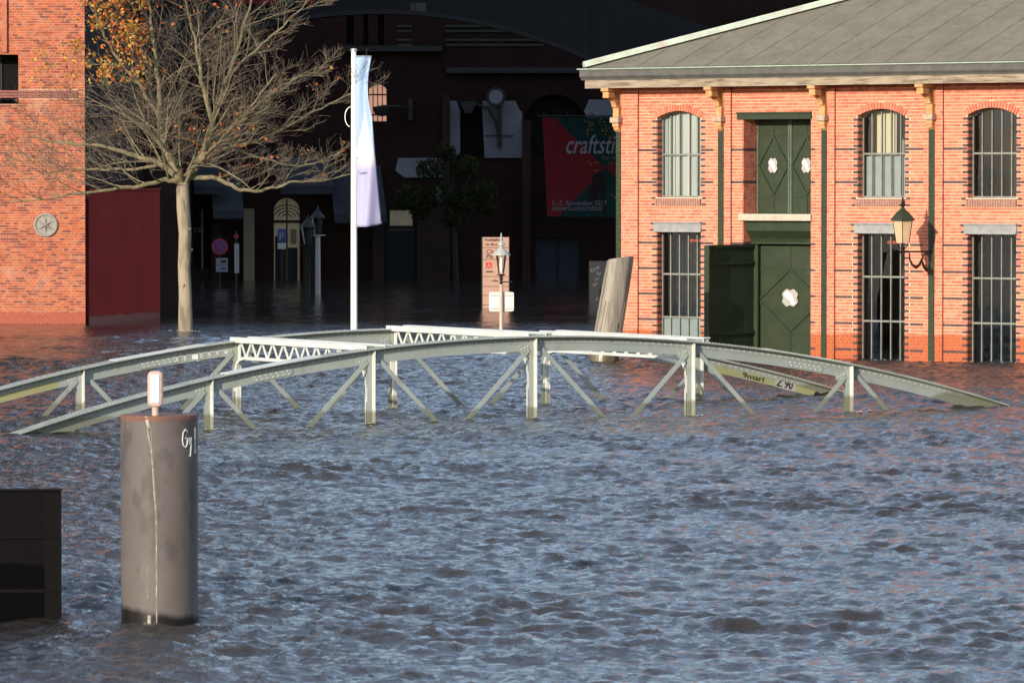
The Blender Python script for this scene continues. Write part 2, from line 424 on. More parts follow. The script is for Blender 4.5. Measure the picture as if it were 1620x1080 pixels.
# ------------------------------------------------------------------ water: one wind-driven wave field
def wave_tile(N, L, lam0, lam1, peak, wind, seed, spread=2):
    g = np.random.default_rng(seed)
    k1 = 2*np.pi*np.fft.fftfreq(N, L/N)
    kx, ky = np.meshgrid(k1, k1, indexing='ij')
    k = np.hypot(kx, ky); k[0,0] = 1e-6
    kp = 2*np.pi/peak
    S = np.exp(-1.1*(kp/k)**2) / k**3.3
    cs = (kx*math.cos(wind) + ky*math.sin(wind))/k
    S = S*(.12 + np.abs(cs)**spread)
    S[(k < 2*np.pi/lam1) | (k > 2*np.pi/lam0)] = 0
    a = np.sqrt(S)*(g.normal(size=k.shape) + 1j*g.normal(size=k.shape))
    h = np.fft.ifft2(a)
    dx = np.fft.ifft2(-1j*kx/k*a); dy = np.fft.ifft2(-1j*ky/k*a)
    s = h.real.std()
    return h.real/s, dx.real/s, dy.real/s, L
def sample(t, X, Y):
    h, dx, dy, L = t; N = h.shape[0]
    fx = (X/L % 1)*N; fy = (Y/L % 1)*N
    i = np.floor(fx).astype(int); j = np.floor(fy).astype(int); a = fx-i; b = fy-j
    i %= N; j %= N; i2 = (i+1) % N; j2 = (j+1) % N
    return [A[i,j]*(1-a)*(1-b) + A[i2,j]*a*(1-b) + A[i,j2]*(1-a)*b + A[i2,j2]*a*b for A in (h, dx, dy)]
T1 = wave_tile(1024, 61.0, .35, 9.0, 1.25, R(75), 3, 2)
T2 = wave_tile(512, 18.3, .16, .75, .38, R(58), 5, 1.2)
T3 = wave_tile(128, 150.0, 6.0, 26.0, 11.0, R(75), 8, 2)
def surface(X, Y):
    c = math.cos(R(17)); s = math.sin(R(17))
    h1, a1, b1 = sample(T1, X, Y)
    h2, a2, b2 = sample(T2, X*c - Y*s, X*s + Y*c)
    h3, a3, b3 = sample(T3, X, Y)
    calm = 1 - .74*np.clip((Y-118)/28, 0, 1)             # the square behind the bridge lies sheltered
    lump = np.exp(-((X-9.2)/1.7)**2 - ((Y-108.0)/2.6)**2)*.24   # a swell running up against the hall
    gust = .72 + .4*np.clip(h3*.5+.5, 0, 1.3)
    A1, A2, A3 = .0175*gust*calm, .0115*gust*calm, .018*calm
    z = h1*A1 + h2*A2 + h3*A3 + lump
    rim = np.clip(np.minimum.reduce([36-np.abs(X), Y-18.0, 214.0-Y])/4.0, 0, 1)      # the wave field dies out where the plain expanse begins
    A1, A2, z = A1*rim, A2*rim, z*rim
    ax = a1*A1*1.0 + (a2*c + b2*s)*A2*.6
    ay = b1*A1*1.0 + (-a2*s + b2*c)*A2*.6
    return X-ax, Y-ay, z
def water_patch(me_v, me_f, x0, x1, y0, y1, d, base):
    nx = int(round((x1-x0)/d))+1; ny = int(round((y1-y0)/d))+1
    X, Y = np.meshgrid(np.linspace(x0, x1, nx), np.linspace(y0, y1, ny), indexing='xy')
    x, y, z = surface(X, Y)
    me_v.append(np.stack([x, y, z], -1).reshape(-1, 3))
    idx = np.arange(nx*ny).reshape(ny, nx) + base
    me_f.append(np.stack([idx[:-1,:-1], idx[:-1,1:], idx[1:,1:], idx[1:,:-1]], -1).reshape(-1, 4))
    return base + nx*ny
vs, fs = [], []
b = 0
b = water_patch(vs, fs, -11.0, 11.0, 36.0, 72.0, .06, b)
b = water_patch(vs, fs, -17.0, 17.0, 71.95, 116.0, .085, b)
b = water_patch(vs, fs, -36.0, 36.0, 115.95, 214.0, .17, b)
for x0_, x1_ in ((-36.0, -10.95), (10.95, 36.0)): b = water_patch(vs, fs, x0_, x1_, 36.0, 72.0, .16, b)
for x0_, x1_ in ((-36.0, -16.95), (16.95, 36.0)): b = water_patch(vs, fs, x0_, x1_, 71.95, 116.0, .2, b)
b = water_patch(vs, fs, -36.0, 36.0, 18.0, 36.05, .2, b)
V = np.concatenate(vs); F = np.concatenate(fs)
me = bpy.data.meshes.new('water')
me.vertices.add(len(V)); me.vertices.foreach_set('co', V.astype(np.float32).ravel())
me.loops.add(F.size); me.loops.foreach_set('vertex_index', F.astype(np.int32).ravel())
me.polygons.add(len(F)); me.polygons.foreach_set('loop_start', np.arange(0, F.size, 4, dtype=np.int32))
me.polygons.foreach_set('use_smooth', np.ones(len(F), dtype=bool))
me.update(calc_edges=True); me.materials.append(M['water'])
water = bpy.data.objects.new('water', me); C.objects.link(water); tag(water, kind='structure')
# the rest of the flood, out to the horizon, a little lower so that no two sheets coincide
mb = MB(); NS = 60
def sheet(x0, x1, y0, y1, n=1):
    for i in range(n):
        a = x0 + (x1-x0)*i/n; c = x0 + (x1-x0)*(i+1)/n
        mb.quad((a,y0,-.012), (c,y0,-.012), (c,y1,-.012), (a,y1,-.012))
sheet(-2500, 2500, -2500, 18.3); sheet(-2500, 2500, 213.7, 2500); sheet(-2500, -35.7, 18.3, 213.7); sheet(35.7, 2500, 18.3, 213.7)
outer = mb.build('water_expanse', M['water']); tag(outer, kind='structure')

# ------------------------------------------------------------------ brick laying
def arc(op):
    h = (op['u1']-op['u0'])/2; r = op['rise']
    Rr = (h*h + r*r)/(2*r)
    return (op['u0']+op['u1'])/2, op['vs']+r-Rr, Rr, h
def top_at(op, u):
    if not op.get('rise'): return op['v1']
    uc, vc, Rr, h = arc(op)
    return vc + math.sqrt(max(Rr*Rr - (u-uc)**2, 0))
def wall_front(mb, u0, u1, v0, v1, ops, fn, mi=0, reveal=.25, rmi=0):
    """front sheet with openings cut out, plus the reveals; fn(u, w, v) -> point, w outward"""
    cuts = {u0, u1}
    for o in ops:
        n = 14 if o.get('rise') else 1
        for i in range(n+1): cuts.add(o['u0'] + (o['u1']-o['u0'])*i/n)
    cuts = sorted(c for c in cuts if u0 <= c <= u1)
    for a, c in zip(cuts, cuts[1:]):
        mid = (a+c)/2; segs = [(v0, v0, v1, v1)]
        hits = sorted([o for o in ops if o['u0'] < mid < o['u1']], key=lambda o: o['v0'])
        la = lc = v0
        for o in hits:
            if o['v0'] > la: mb.quad(fn(a,0,la), fn(c,0,lc), fn(c,0,o['v0']), fn(a,0,o['v0']), mi)
            la, lc = top_at(o, a), top_at(o, c)
            d = o.get('d', reveal)
            mb.quad(fn(a,0,la), fn(c,0,lc), fn(c,-d,lc), fn(a,-d,la), rmi)
        if v1 > max(la, lc): mb.quad(fn(a,0,la), fn(c,0,lc), fn(c,0,v1), fn(a,0,v1), mi)
    for o in ops:
        d = o.get('d', reveal); t0, t1 = top_at(o, o['u0']), top_at(o, o['u1'])
        mb.quad(fn(o['u0'],0,o['v0']), fn(o['u0'],-d,o['v0']), fn(o['u0'],-d,t0), fn(o['u0'],0,t0), rmi)
        mb.quad(fn(o['u1'],0,o['v0']), fn(o['u1'],0,t1), fn(o['u1'],-d,t1), fn(o['u1'],-d,o['v0']), rmi)
        mb.quad(fn(o['u0'],0,o['v0']), fn(o['u1'],0,o['v0']), fn(o['u1'],-d,o['v0']), fn(o['u0'],-d,o['v0']), rmi)
def blocked(op, v, ring):
    if op.get('rise'):
        uc, vc, Rr, h = arc(op)
        if v < op['v0']: return None
        if v <= op['vs']-.03: return (op['u0'], op['u1'])
        q = (Rr+ring)**2 - (v-vc)**2
        if q <= 0: return None
        w = min(h+.035, math.sqrt(q))
        return (uc-w, uc+w)
    return (op['u0'], op['u1']) if op['v0'] < v < op['v1'] else None

class Bricks:
    """bricks of one facade: (u, v, length, tone, plane)"""
    def __init__(self, course, height): self.c, self.h, self.list = course, height, []
    def lay(self, plane, u0, u1, v0, v1, ops=(), off=0.0, dark_rows=(), dark_span=None, quoin=0.0, ring=.145, phase=0):
        j0 = int(math.floor((v0-off)/self.c)); j1 = int(math.ceil((v1-off)/self.c))
        for j in range(j0, j1):
            vb = j*self.c + off
            vm = vb + self.c/2
            if vm < v0 or vm > v1: continue
            iv = [(u0, u1)]; edges = set()
            for o in ops:
                bl = blocked(o, vm, ring)
                if not bl: continue
                new = []
                for a, c in iv:
                    if bl[1] <= a or bl[0] >= c: new.append((a, c)); continue
                    if bl[0] > a: new.append((a, bl[0]))
                    if bl[1] < c: new.append((bl[1], c))
                    if vm < o.get('vs', 1e9) and vm < o.get('qmax', 1e9): edges.update(bl)
                iv = new
            darkrow = any(abs(vm-d) < self.c*.5 for d in dark_rows)
            for a, c in iv:
                parts = []
                if quoin and j % 2 == 0:
                    if a in edges: parts.append((a, a+.115, True)); a2 = a+.125
                    else: a2 = a
                    if c in edges: parts.append((c-.115, c, True)); c2 = c-.125
                    else: c2 = c
                    a, c = a2, c2
                pitch = .25 if (j+phase) % 2 else .125
                sh = .0625 if (j+phase) % 2 else 0
                if (j+phase) % 4 == 1: sh += .125
                i = math.floor((a-sh)/pitch)
                while i*pitch + sh < c:
                    s, e = i*pitch+sh+.005, (i+1)*pitch+sh-.005
                    s2, e2 = max(s, a), min(e, c)
                    if e2-s2 > .012: parts.append((s2, e2, darkrow))
                    i += 1
                for s, e, dk in parts:
                    tone = 5 if dk else rnd.choice((0,0,1,1,2,3,3,4))
                    self.list.append((plane, s, e, vb, tone, rnd.uniform(0,.004)))
    def build(self, fn, parent, mats, key, n_parts=300):
        full = [i for i, q in enumerate(self.list) if q[0] == 'front' and abs((q[2]-q[1])-.24) < .002 or (q[0] == 'front' and q[4] == 5 and abs((q[2]-q[1])-.115) < .002)]
        full.sort(key=lambda i: key(self.list[i]), reverse=True)
        single = set(full[:n_parts])
        cache = {}
        big = MB()
        T = .012
        def shape(m, L, x, y_of, z, tone, jit):
            pass
        for i, (plane, s, e, vb, tone, jit) in enumerate(self.list):
            L = e-s
            if i in single:
                k = (round(L, 3), tone)
                if k not in cache:
                    q = MB(); q.box(0, L, -T, .02, 0, self.h, 0)
                    cache[k] = q.mesh('brick', mats[tone])
                link_copy(cache[k], 'brick', parent, tuple(fn(plane, s, jit, vb)))
                continue
            P = lambda u, w, v: fn(plane, u, w, v)
            w1 = T + jit
            vs_ = [P(s,-.004,vb), P(e,-.004,vb), P(e,-.004,vb+self.h), P(s,-.004,vb+self.h), P(s,w1,vb), P(e,w1,vb), P(e,w1,vb+self.h), P(s,w1,vb+self.h)]
            big.add(vs_, [(4,5,6,7),(0,1,5,4),(1,2,6,5),(2,3,7,6),(3,0,4,7)], tone)
        o = big.build('brickwork', mats, parent)
        tag(o, kind='stuff')
        return o

# ------------------------------------------------------------------ the brick hall on the right
HALL_A = R(37)
hall = thing('brick_hall', 'two storey orange brick hall with green doors and grey hipped roof', 'building', (2.731, 121.54, 0), -HALL_A)
ARCHW = dict(v0=3.815, vs=5.76, rise=.18)
wins = [(1.03,2.355), (6.886,8.235), (9.956,11.301), (13.0,14.345)]
up_ops = [dict(u0=a, u1=c, **ARCHW) for a, c in wins]
lo_ops = [dict(u0=a, u1=c, v0=-1.4, v1=3.01, qmax=2.98) for a, c in wins]
lint_ops = [dict(u0=a-.06, u1=c+.03, v0=2.99, v1=3.23) for a, c in wins]
sill_ops = [dict(u0=a-.03, u1=c+.03, v0=3.62, v1=3.83) for a, c in wins]
door_op = dict(u0=3.586, u1=5.568, v0=-1.4, v1=5.75, d=.60)
slab_ops = [dict(u0=3.45, u1=5.62, v0=5.70, v1=5.89)]
LEN, DEPTH, EAVE = 24.0, 15.0, 6.9
local = lambda u, w, v: (u, -w, v)
mb = MB()
wall_front(mb, 0, LEN, -1.4, EAVE, up_ops + lo_ops + [door_op], local, 0, .26)
mb.quad((0,0,-1.4), (0,DEPTH,-1.4), (0,DEPTH,EAVE), (0,0,EAVE), 1)
mb.quad((LEN,0,-1.4), (LEN,DEPTH,-1.4), (LEN,DEPTH,EAVE), (LEN,0,EAVE), 1)
mb.quad((0,DEPTH,-1.4), (LEN,DEPTH,-1.4), (LEN,DEPTH,EAVE), (0,DEPTH,EAVE), 1)
piers = [(0.0,.498), (2.767,3.271), (5.732,6.275), (8.786,9.311), (11.83,12.36), (14.9,15.4)]
for a, c in piers:
    mb.box(a, c, -.055, .05, -1.4, EAVE-.1, 2)  # dark sides painted for the shaded step of the pier
    mb.quad((a,-.0565,-1.4), (c,-.0565,-1.4), (c,-.0565,EAVE-.1), (a,-.0565,EAVE-.1), 0)
mb.build('wall', [M['mortar'], M['sidebrick'], M['plum']], hall)
# dark room behind the windows
mb = MB()
mb.box(.4, 2.9, .9, .95, -1.4, 6.5); mb.box(6.2, 15, 2.2, 2.25, -1.4, 6.5); mb.box(.3, 15.5, .35, 2.2, 3.25, 3.35)
mb.box(6.15, 6.2, .3, 2.25, -1.4, 6.5); mb.box(3.0, 3.05, .3, .95, -1.4, 6.5)
mb.build('inner_partition', M['dark_in'], hall)

br = Bricks(.0782, .0645)
DR = (4.988, 4.206, 2.75, 2.125, 1.5, .875, .25)
spans = [(.498,2.767), (3.271,5.732), (6.275,8.786), (9.311,11.83), (12.36,14.9)]
for a, c in spans:
    ops = [o for o in up_ops + lo_ops + lint_ops + sill_ops if o['u0'] > a-.2 and o['u1'] < c+.2]
    if a == 3.271: ops = [door_op] + slab_ops
    br.lay('front', a+.004, c-.004, -.45, EAVE-.2, ops, .022, DR, None, .12 if a != 3.271 else 0)
for a, c in piers: br.lay('pier', a, c, -.45, EAVE-.2, (), .022)
for k, o in enumerate(up_ops + lo_ops): br.lay('jamb%d' % k, .012, .25, max(o['v0'], -.45), o.get('vs', o.get('v1'))-.02, (), .022, quoin=0)
for q in range(len(br.list)):
    p = br.list[q]
    if p[0].startswith('jamb') and int(round((p[3]-.022)/.0782)) % 2 == 0: br.list[q] = (*p[:4], 5, p[5])
br.lay('doorjamb', .012, .58, -.45, 5.70, (), .022, DR, None, 0, phase=1)
allops = up_ops + lo_ops
def hall_plane(plane, u, w, v):
    if plane == 'front': return (u, -w, v)
    if plane == 'pier': return (u, -.06-w, v)
    if plane == 'doorjamb': return (3.586+w, u, v)
    o = allops[int(plane[4:])]
    return (o['u0']+w, u, v)
TONES = [M['brick%d' % i] for i in range(5)] + [M['brick_dark']]
br.build(hall_plane, hall, TONES, key=lambda q: q[1] if q[1] < 11.6 and q[3] > 0 else -1)

# arches, sills, lintels, windows
def arch_ring(op):
    uc, vc, Rr, h = arc(op)
    a0 = math.asin(h/Rr)
    n = 18
    q = MB()
    for i in range(20):
        t0, t1 = -a0 + 2*a0*i/20, -a0 + 2*a0*(i+1)/20
        q.quad(*[(uc+math.sin(t)*r_, -.016, vc+math.cos(t)*r_) for t, r_ in ((t0,Rr),(t1,Rr),(t1,Rr+.146),(t0,Rr+.146))])
    q.build('arch_joint_shade', M['plum'], hall)  # dark strip painted in for the shadow between the arch bricks
    for i in range(n):
        t0 = -a0 + 2*a0*(i+.10)/n; t1 = -a0 + 2*a0*(i+.90)/n
        q = MB()
        pts = [(uc+math.sin(t)*r, vc+math.cos(t)*r) for t, r in ((t0,Rr-.004),(t1,Rr-.004),(t1,Rr+.15),(t0,Rr+.15))]
        q.prism(pts, lambda a, c, d: (a, d, c), -.036, .1)
        q.build('arch_brick', TONES[rnd.choice((0,1,2,3))], hall)
for o in up_ops: arch_ring(o)
def window(op, lower, style, label=None):
    a, c = op['u0'], op['u1']; d = .245
    w = None
    mb = MB()
    fw = .04
    v0 = op['v0'] if not lower else -1.2
    ys = (d-.03, d+.03)
    if not lower:
        tops = [(a + (c-a)*i/14) for i in range(15)]
        for s, e in zip(tops, tops[1:]):
            zs, ze = top_at(op, s), top_at(op, e)
            mb.add([(s,ys[0],zs-fw*1.3),(e,ys[0],ze-fw*1.3),(e,ys[0],ze),(s,ys[0],zs),(s,ys[1],zs-fw*1.3),(e,ys[1],ze-fw*1.3),(e,ys[1],ze),(s,ys[1],zs)],
                   [(0,1,2,3),(0,4,5,1),(7,6,5,4)])
    else:
        mb.box(a, c, ys[0], ys[1], 2.95, 3.01)
    tl, tr = (top_at(op, a+.02), top_at(op, c-.02))
    mb.box(a, a+fw, ys[0], ys[1], v0, tl); mb.box(c-fw, c, ys[0], ys[1], v0, tr)
    mb.box(a+fw, c-fw, ys[0], ys[1], v0, v0+.05)
    frame = mb.build('window_frame', M['steelgrey'], hall)
    n = 5
    for i in range(1, n):
        u = a + (c-a)*i/n
        q = MB(); wdt = .028 if style != 'blind' or i != 3 else .06
        q.box(u-wdt/2, u+wdt/2, ys[0]+.003, ys[1]-.003, v0+.05, top_at(op, u)-.03)
        q.build('glazing_bar', M['steelgrey'] if style != 'blind' or i != 3 else M['greyplate'], frame)
    for v in ((1.945, .89) if lower else (4.87,)):
        q = MB(); q.box(a+fw, c-fw, ys[0]-.006, ys[1]-.006, v-.022, v+.022)
        q.build('transom', M['steelgrey'], frame)
    for i in range(n):
        for lo, hi in ((v0+.05, .868), (.912, 1.923), (1.967, 2.95)) if lower else ((v0+.05, 4.848), (4.892, None)):
            q = MB(); s, e = a + (c-a)*i/n + .012, a + (c-a)*(i+1)/n - .012
            h1, h2 = (hi, hi) if hi else (top_at(op, s)-.03, top_at(op, e)-.03)
            q.quad((s,d+rnd.uniform(-.004,.004),lo), (e,d+rnd.uniform(-.004,.004),lo), (e,d,h2), (s,d,h1))
            q.build('pane', M['glass'], frame)
    return frame
styles = ['blind', 'curtain', 'plain', 'plain']
for k, o in enumerate(up_ops): window(o, False, styles[k])
for k, o in enumerate(lo_ops): window(o, True, 'plain')
for k, (a, c) in enumerate(wins):
    q = MB(); q.box(a-.06, c+.02, -.045, .12, 2.985, 3.225); q.box(a-.062, c+.022, -.085, -.03, 3.195, 3.232); q.box(a-.062, c+.022, -.085, -.03, 2.978, 3.01)
    q.build('lintel', M['lintel'], hall)
    q = MB(); n = 20
    for i in range(n):
        s = a-.02 + (c-a+.04)*i/n
        q.add([(s+.004,-.07,3.63),(s+(c-a)/n-.004,-.07,3.63),(s+(c-a)/n-.004,-.07,3.795),(s+.004,-.07,3.795),(s+.004,.25,3.63),(s+(c-a)/n-.004,.25,3.63),(s+(c-a)/n-.004,.25,3.82),(s+.004,.25,3.82)],
              [(0,1,2,3),(3,2,6,7),(0,4,5,1),(0,3,7,4),(1,5,6,2)])
    q.build('sill', M['sillbrick'], hall)
# blinds, curtains and other things seen through the panes
mb = MB()
for i in range(12):
    a = 1.06 + i*.107
    mb.box(a, a+.10, .30+.012*(i % 2), .304+.012*(i % 2), 3.83, 5.9)
mb.build('blind', M['blind'], hall)
mb = MB(); mb.box(7.17,7.72,.42,.44,3.83,5.85); mb.build('curtain', M['curtain'], hall)
mb = MB(); mb.box(6.9,8.22,.36,.37,3.83,4.83); mb.build('window_screen', M['greypanel'], hall)
mb = MB(); mb.box(7.85,8.22,.40,.41,4.88,5.2); mb.build('window_screen', M['greypanel'], hall)
mb = MB(); mb.box(1.06,2.32,.275,.285,-1.2,.86); mb.build('spandrel_panel', M['greypanel'], hall)
for a, c in ((1.6,2.5), (7.4,8.0)):
    mb = MB(); mb.tube([(a,.55,2.76),(c,.55,2.76)], .04, 8); mb.build('inner_rail', M['red_in'], hall)

# green steel columns with rivets
for a, c in ((-.13,.0), (2.917,3.075), (5.922,6.067), (8.944,9.101), (11.96,12.12), (15.03,15.18)):
    mb = MB(); f0 = -.10
    mb.box(a, c, f0, -.055, -1.3, 5.5)
    col = mb.build('steel_column', M['green'], hall)
    q = MB()
    for z in np.arange(-.1, 5.4, .118):
        for u in (a+.035, c-.035):
            q.add([(u-.011,f0,z-.011),(u+.011,f0,z-.011),(u+.011,f0,z+.011),(u-.011,f0,z+.011),(u,f0-.012,z)], [(0,1,4),(1,2,4),(2,3,4),(3,0,4)])
    tag(q.build('rivets', M['green_edge'], col), kind='stuff')
# sandstone brackets under the eaves
def bracket(uc):
    hw = .095
    fn = lambda w, v, d: (d, -w, v)
    q = MB()
    q.prism([(.04,5.43),(.10,5.43),(.17,5.48),(.20,5.56),(.04,5.56)], fn, uc-hw*.8, uc+hw*.8)
    q.prism([(.04,5.56),(.22,5.56),(.22,5.655),(.04,5.655)], fn, uc-hw*.95, uc+hw*.95)
    b_ = q.build('bracket', M['sand'], hall, bevel=.008)
    q = MB(); q.prism([(.04,5.655),(.27,5.655),(.28,5.76),(.25,5.80),(.04,5.80)], fn, uc-hw*1.35, uc+hw*1.35)
    q.build('cap_stone', M['sandgrey'], b_, bevel=.012)
    q = MB(); q.prism([(.04,5.80),(.20,5.80),(.20,6.04),(.04,6.04)], fn, uc-hw*.9, uc+hw*.9)
    q.build('corbel_block', M['sand'], b_, bevel=.01)
    outer_ = [(.13+.40*(1-math.cos(t))*.95, 6.04+.33*math.sin(t)) for t in [R(x) for x in range(0, 91, 15)]]
    inner_ = [(.26+.28*(1-math.cos(t)), 6.04+.22*math.sin(t)) for t in [R(x) for x in range(0, 91, 15)]]
    q = MB()
    for i in range(6):
        q.prism([inner_[i], inner_[i+1], (inner_[i+1][0]-.115, inner_[i+1][1]+.09), (inner_[i][0]-.115, inner_[i][1]+.02*i)], fn, uc-hw*.75, uc+hw*.75)
    q.build('curved_strut', M['sand'], b_)
    q = MB(); q.prism([(.34,6.26),(.62,6.26),(.62,6.42),(.34,6.42)], fn, uc-hw*.95, uc+hw*.95); q.prism([(.0,6.42),(.68,6.42),(.68,6.50),(.0,6.50)], fn, uc-hw*1.15, uc+hw*1.15)
    q.build('rafter_end', M['sand'], b_, bevel=.008)
    q = MB(); q.box(uc-hw*.8, uc+hw*.8, -.10, -.04, 6.03, 6.42); q.build('wall_post', M['sand'], b_)
for u in (-.075, 2.995, 5.995, 9.02, 12.04): bracket(u)
# eaves: fascia board, gutter, roof
OV = .80
mb = MB()
for s, e in ((-.66,.98), (1.0,4.18), (4.19,8.9), (8.91,LEN+.6)):
    pass
mb.box(-.66, LEN+.6, -.68, -.62, 6.50, 6.70); mb.box(-.66, -.60, -.615, DEPTH+.6, 6.50, 6.70)
mb.build('fascia_board', M['fascia'], hall)
mb = MB(); mb.box(-.59, LEN+.6, -.61, .3, 6.605, 6.63); mb.box(-.59, .3, .305, DEPTH+.5, 6.605, 6.63); mb.build('soffit', M['fascia'], hall)
prof = [(.62,6.70),(.70,6.70),(.715,6.735),(.755,6.775),(.77,6.80),(.77,6.955),(.62,6.955)]
mb = MB()
mb.prism(prof, lambda w, v, d: (d, -w, v), -.76, LEN+.7)
mb.build('gutter', M['zinc'], hall)
mb = MB(); mb.box(-.80, LEN+.75, -.83, -.60, 6.957, 6.985); mb.build('gutter_lip', M['zincedge'], hall)
P = .365
ro = .70; zr = 7.0
half = (DEPTH + 2*ro)/2
A = (-ro,-ro,zr); B = (LEN+ro,-ro,zr); Cc = (LEN+ro,DEPTH+ro,zr); D = (-ro,DEPTH+ro,zr)
E1 = (-ro+half, DEPTH/2, zr+half*P); E2 = (LEN+ro-half, DEPTH/2, zr+half*P)
mb = MB(); mb.quad(A, B, E2, E1); mb.quad(D, E1, E2, Cc); mb.add([A, E1, D], [(0,1,2)]); mb.add([B, Cc, E2], [(0,1,2)])
roof = mb.build('roof', M['roof'], hall)
for u in np.arange(-.1, LEN, 1.02):
    h = min(u+ro, half-.1, LEN+ro-u)
    q = MB()
    q.bar((u,-ro+.02,zr+.02*P+.004), (u,-ro+h,zr+h*P+.004), .022, .012)
    q.build('felt_seam', M['seam'], roof)
q = MB()
q.bar((-ro+.01,-ro+.01,zr+.07), (E1[0],E1[1],E1[2]+.07), .34, .10); q.bar((-ro,-ro,zr+.13), (E1[0],E1[1],E1[2]+.13), .10, .06)
q.build('hip_capping', M['hip'], roof)
q = MB(); q.bar((E1[0],E1[1],E1[2]+.06), (E2[0],E2[1],E2[2]+.06), .3, .1); q.build('ridge_capping', M['hip'], roof)

# loading doors of the hall
q = MB(); q.box(3.44, 5.60, -.05, .10, 5.71, 5.88); q.box(3.44,5.60,-.09,-.05,5.845,5.885); q.build('door_lintel', M['green'], hall)
def framed_leaf(u0, u1, y, v0, v1, name, rows, diamond=True, cols=1, mt='green'):
    m_ = MB(); m_.box(u0, u1, y, y+.05, v0, v1)
    leaf = m_.build(name, M[mt], hall)
    for u in (u0+.025, u1-.025):
        q = MB(); q.box(u-.025, u+.025, y-.03, y-.001, v0, v1); q.build('stile', M['green_edge'], leaf)
    for v in rows:
        q = MB(); q.box(u0+.05, u1-.05, y-.022, y-.001, v-.022, v+.022); q.build('rail', M['green'], leaf)
    uc = (u0+u1)/2
    lo, hi = rows[0], rows[-1]
    if diamond:
        vm = (lo+hi)/2; L_, R_ = (u0+.05, vm), (u1-.05, vm); T_, B_ = (uc, hi-.03), (uc, lo+.03)
        for p_, r_ in ((L_,T_), (T_,R_), (R_,B_), (B_,L_)):
            q = MB(); q.bar((p_[0],y-.02,p_[1]), (r_[0],y-.02,r_[1]), .035, .045, up=(0,0,1)); q.build('diamond_strip', M['green'], leaf)
        for s, e in ((v0,lo-.022), (hi+.022,v1)):
            q = MB(); q.box(uc-.02, uc+.02, y-.02, y-.001, s, e); q.build('mullion', M['green'], leaf)
    return leaf
def emblem(leaf, uc, y, vc, sx, sy):
    pts = []
    for i in range(48):
        t = 2*math.pi*i/48
        r = 1 + .10*math.cos(4*t+math.pi) - .06*math.cos(8*t)
        pts.append((uc+sx*r*math.cos(t), vc+sy*r*math.sin(t)))
    q = MB(); q.prism(pts, lambda a, c, d: (a, d, c), y-.025, y-.006)
    pl = q.build('emblem_plate', M['greyplate'], leaf)
    fish = [(-.72,.62),(-.35,.80),(.05,.62),(.35,.18),(.50,-.30),(.52,-.62),(.80,-.45),(.72,-.75),(.42,-.85),(.10,-.72),(.30,-.55),(-.10,-.28),(-.50,.02),(-.76,.35)]
    q = MB(); q.prism([(uc+a*sx*.9, vc+c*sy*.9) for a, c in fish], lambda a, c, d: (a, d, c), y-.035, y-.026)
    q.build('fish_relief', M['whitepaint'], pl)
for a, c in ((3.63,4.59), (4.60,5.56)):
    lf = framed_leaf(a, c, .56, 3.44, 5.75, 'loading_door', (3.86, 5.34))
    emblem(lf, (a+c)/2, .54, 4.60, .135, .185)
lf = framed_leaf(3.64, 5.56, .56, -1.2, 2.66, 'closed_door_leaf', (.55, 2.12))
q = MB(); q.box(3.69,5.51,.545,.559,.0,.03); q.build('rail', M['green'], lf)
emblem(lf, 4.62, .54, 1.40, .235, .215)
q = MB(); q.prism([(-.07,3.43),(.06,3.43),(.08,3.39),(.07,3.27),(.02,3.255),(-.58,3.255),(-.58,3.43)], lambda w, v, d: (d, -w, v), 3.50, 5.60)
q.build('door_slab', M['concrete'], hall)
q = MB(); q.box(3.60,5.56,.12,.5,3.02,3.25); q.build('green_beam', M['green'], hall)
q = MB(); q.prism([(-.14,3.015),(-.20,2.95),(-.30,2.84),(-.34,2.75),(-.34,2.70),(-.55,2.70),(-.55,3.015)], lambda w, v, d: (d, -w, v), 3.60, 5.56); q.build('cove_moulding', M['green'], hall)
# open leaf standing out from the wall at a right angle
mb = MB(); mb.box(3.600, 3.625, -1.66, .50, -1.2, 2.69)
ol = mb.build('open_door_leaf', M['green'], hall)
for s, e in ((-1.66,-1.60), (.42,.50)):
    q = MB(); q.box(3.626, 3.74, s, e, -1.2, 2.69); q.build('stile', M['green'], ol)
for v in (2.655, 2.25, .56, -.2):
    q = MB(); q.box(3.626, 3.67, -1.595, .415, v-.035, v+.035); q.build('rail', M['green'], ol)

# ------------------------------------------------------------------ wall lantern on its iron bracket
lan = thing('wall_lantern', 'frosted lantern on a scrolled iron arm fixed to the brick hall', 'lantern', (2.731, 121.54, 0), -HALL_A)
LU = 9.02
mb = MB()
mb.tube([(LU,-.05,2.565),(LU,-1.36,2.57)], .022, 8)
mb.tube([(LU,-1.36,2.57),(LU,-1.44,2.57),(LU,-1.47,2.59)], .028, 8)
sc = [(-.09,2.10),(-.30,2.14),(-.42,2.22),(-.50,2.36),(-.47,2.46),(-.30,2.53),(-.12,2.42),(-.08,2.30)]
mb.tube([(LU,y,z) for y, z in sc], [.05,.045,.03,.022,.02,.02,.02,.016], 8)
mb.tube([(LU,y,z) for y, z in [(-.50,2.40),(-.60,2.26),(-.75,2.20),(-.92,2.26),(-1.02,2.38),(-1.05,2.54)]], [.02,.035,.04,.03,.02,.016], 8)
mb.tube([(LU,y,z) for y, z in [(-.08,2.02),(-.10,2.08),(-.15,2.14)]], .06, 8)
mb.build('scroll_arm', M['dim_metal'], lan, smooth=True)
LC = (LU, -1.34, 0)
mb = MB(); mb.lathe([(.03,2.48),(.05,2.50),(.03,2.56),(.025,2.62),(.045,2.66),(.03,2.70),(.05,2.74),(.05,2.76)], LC, 10)
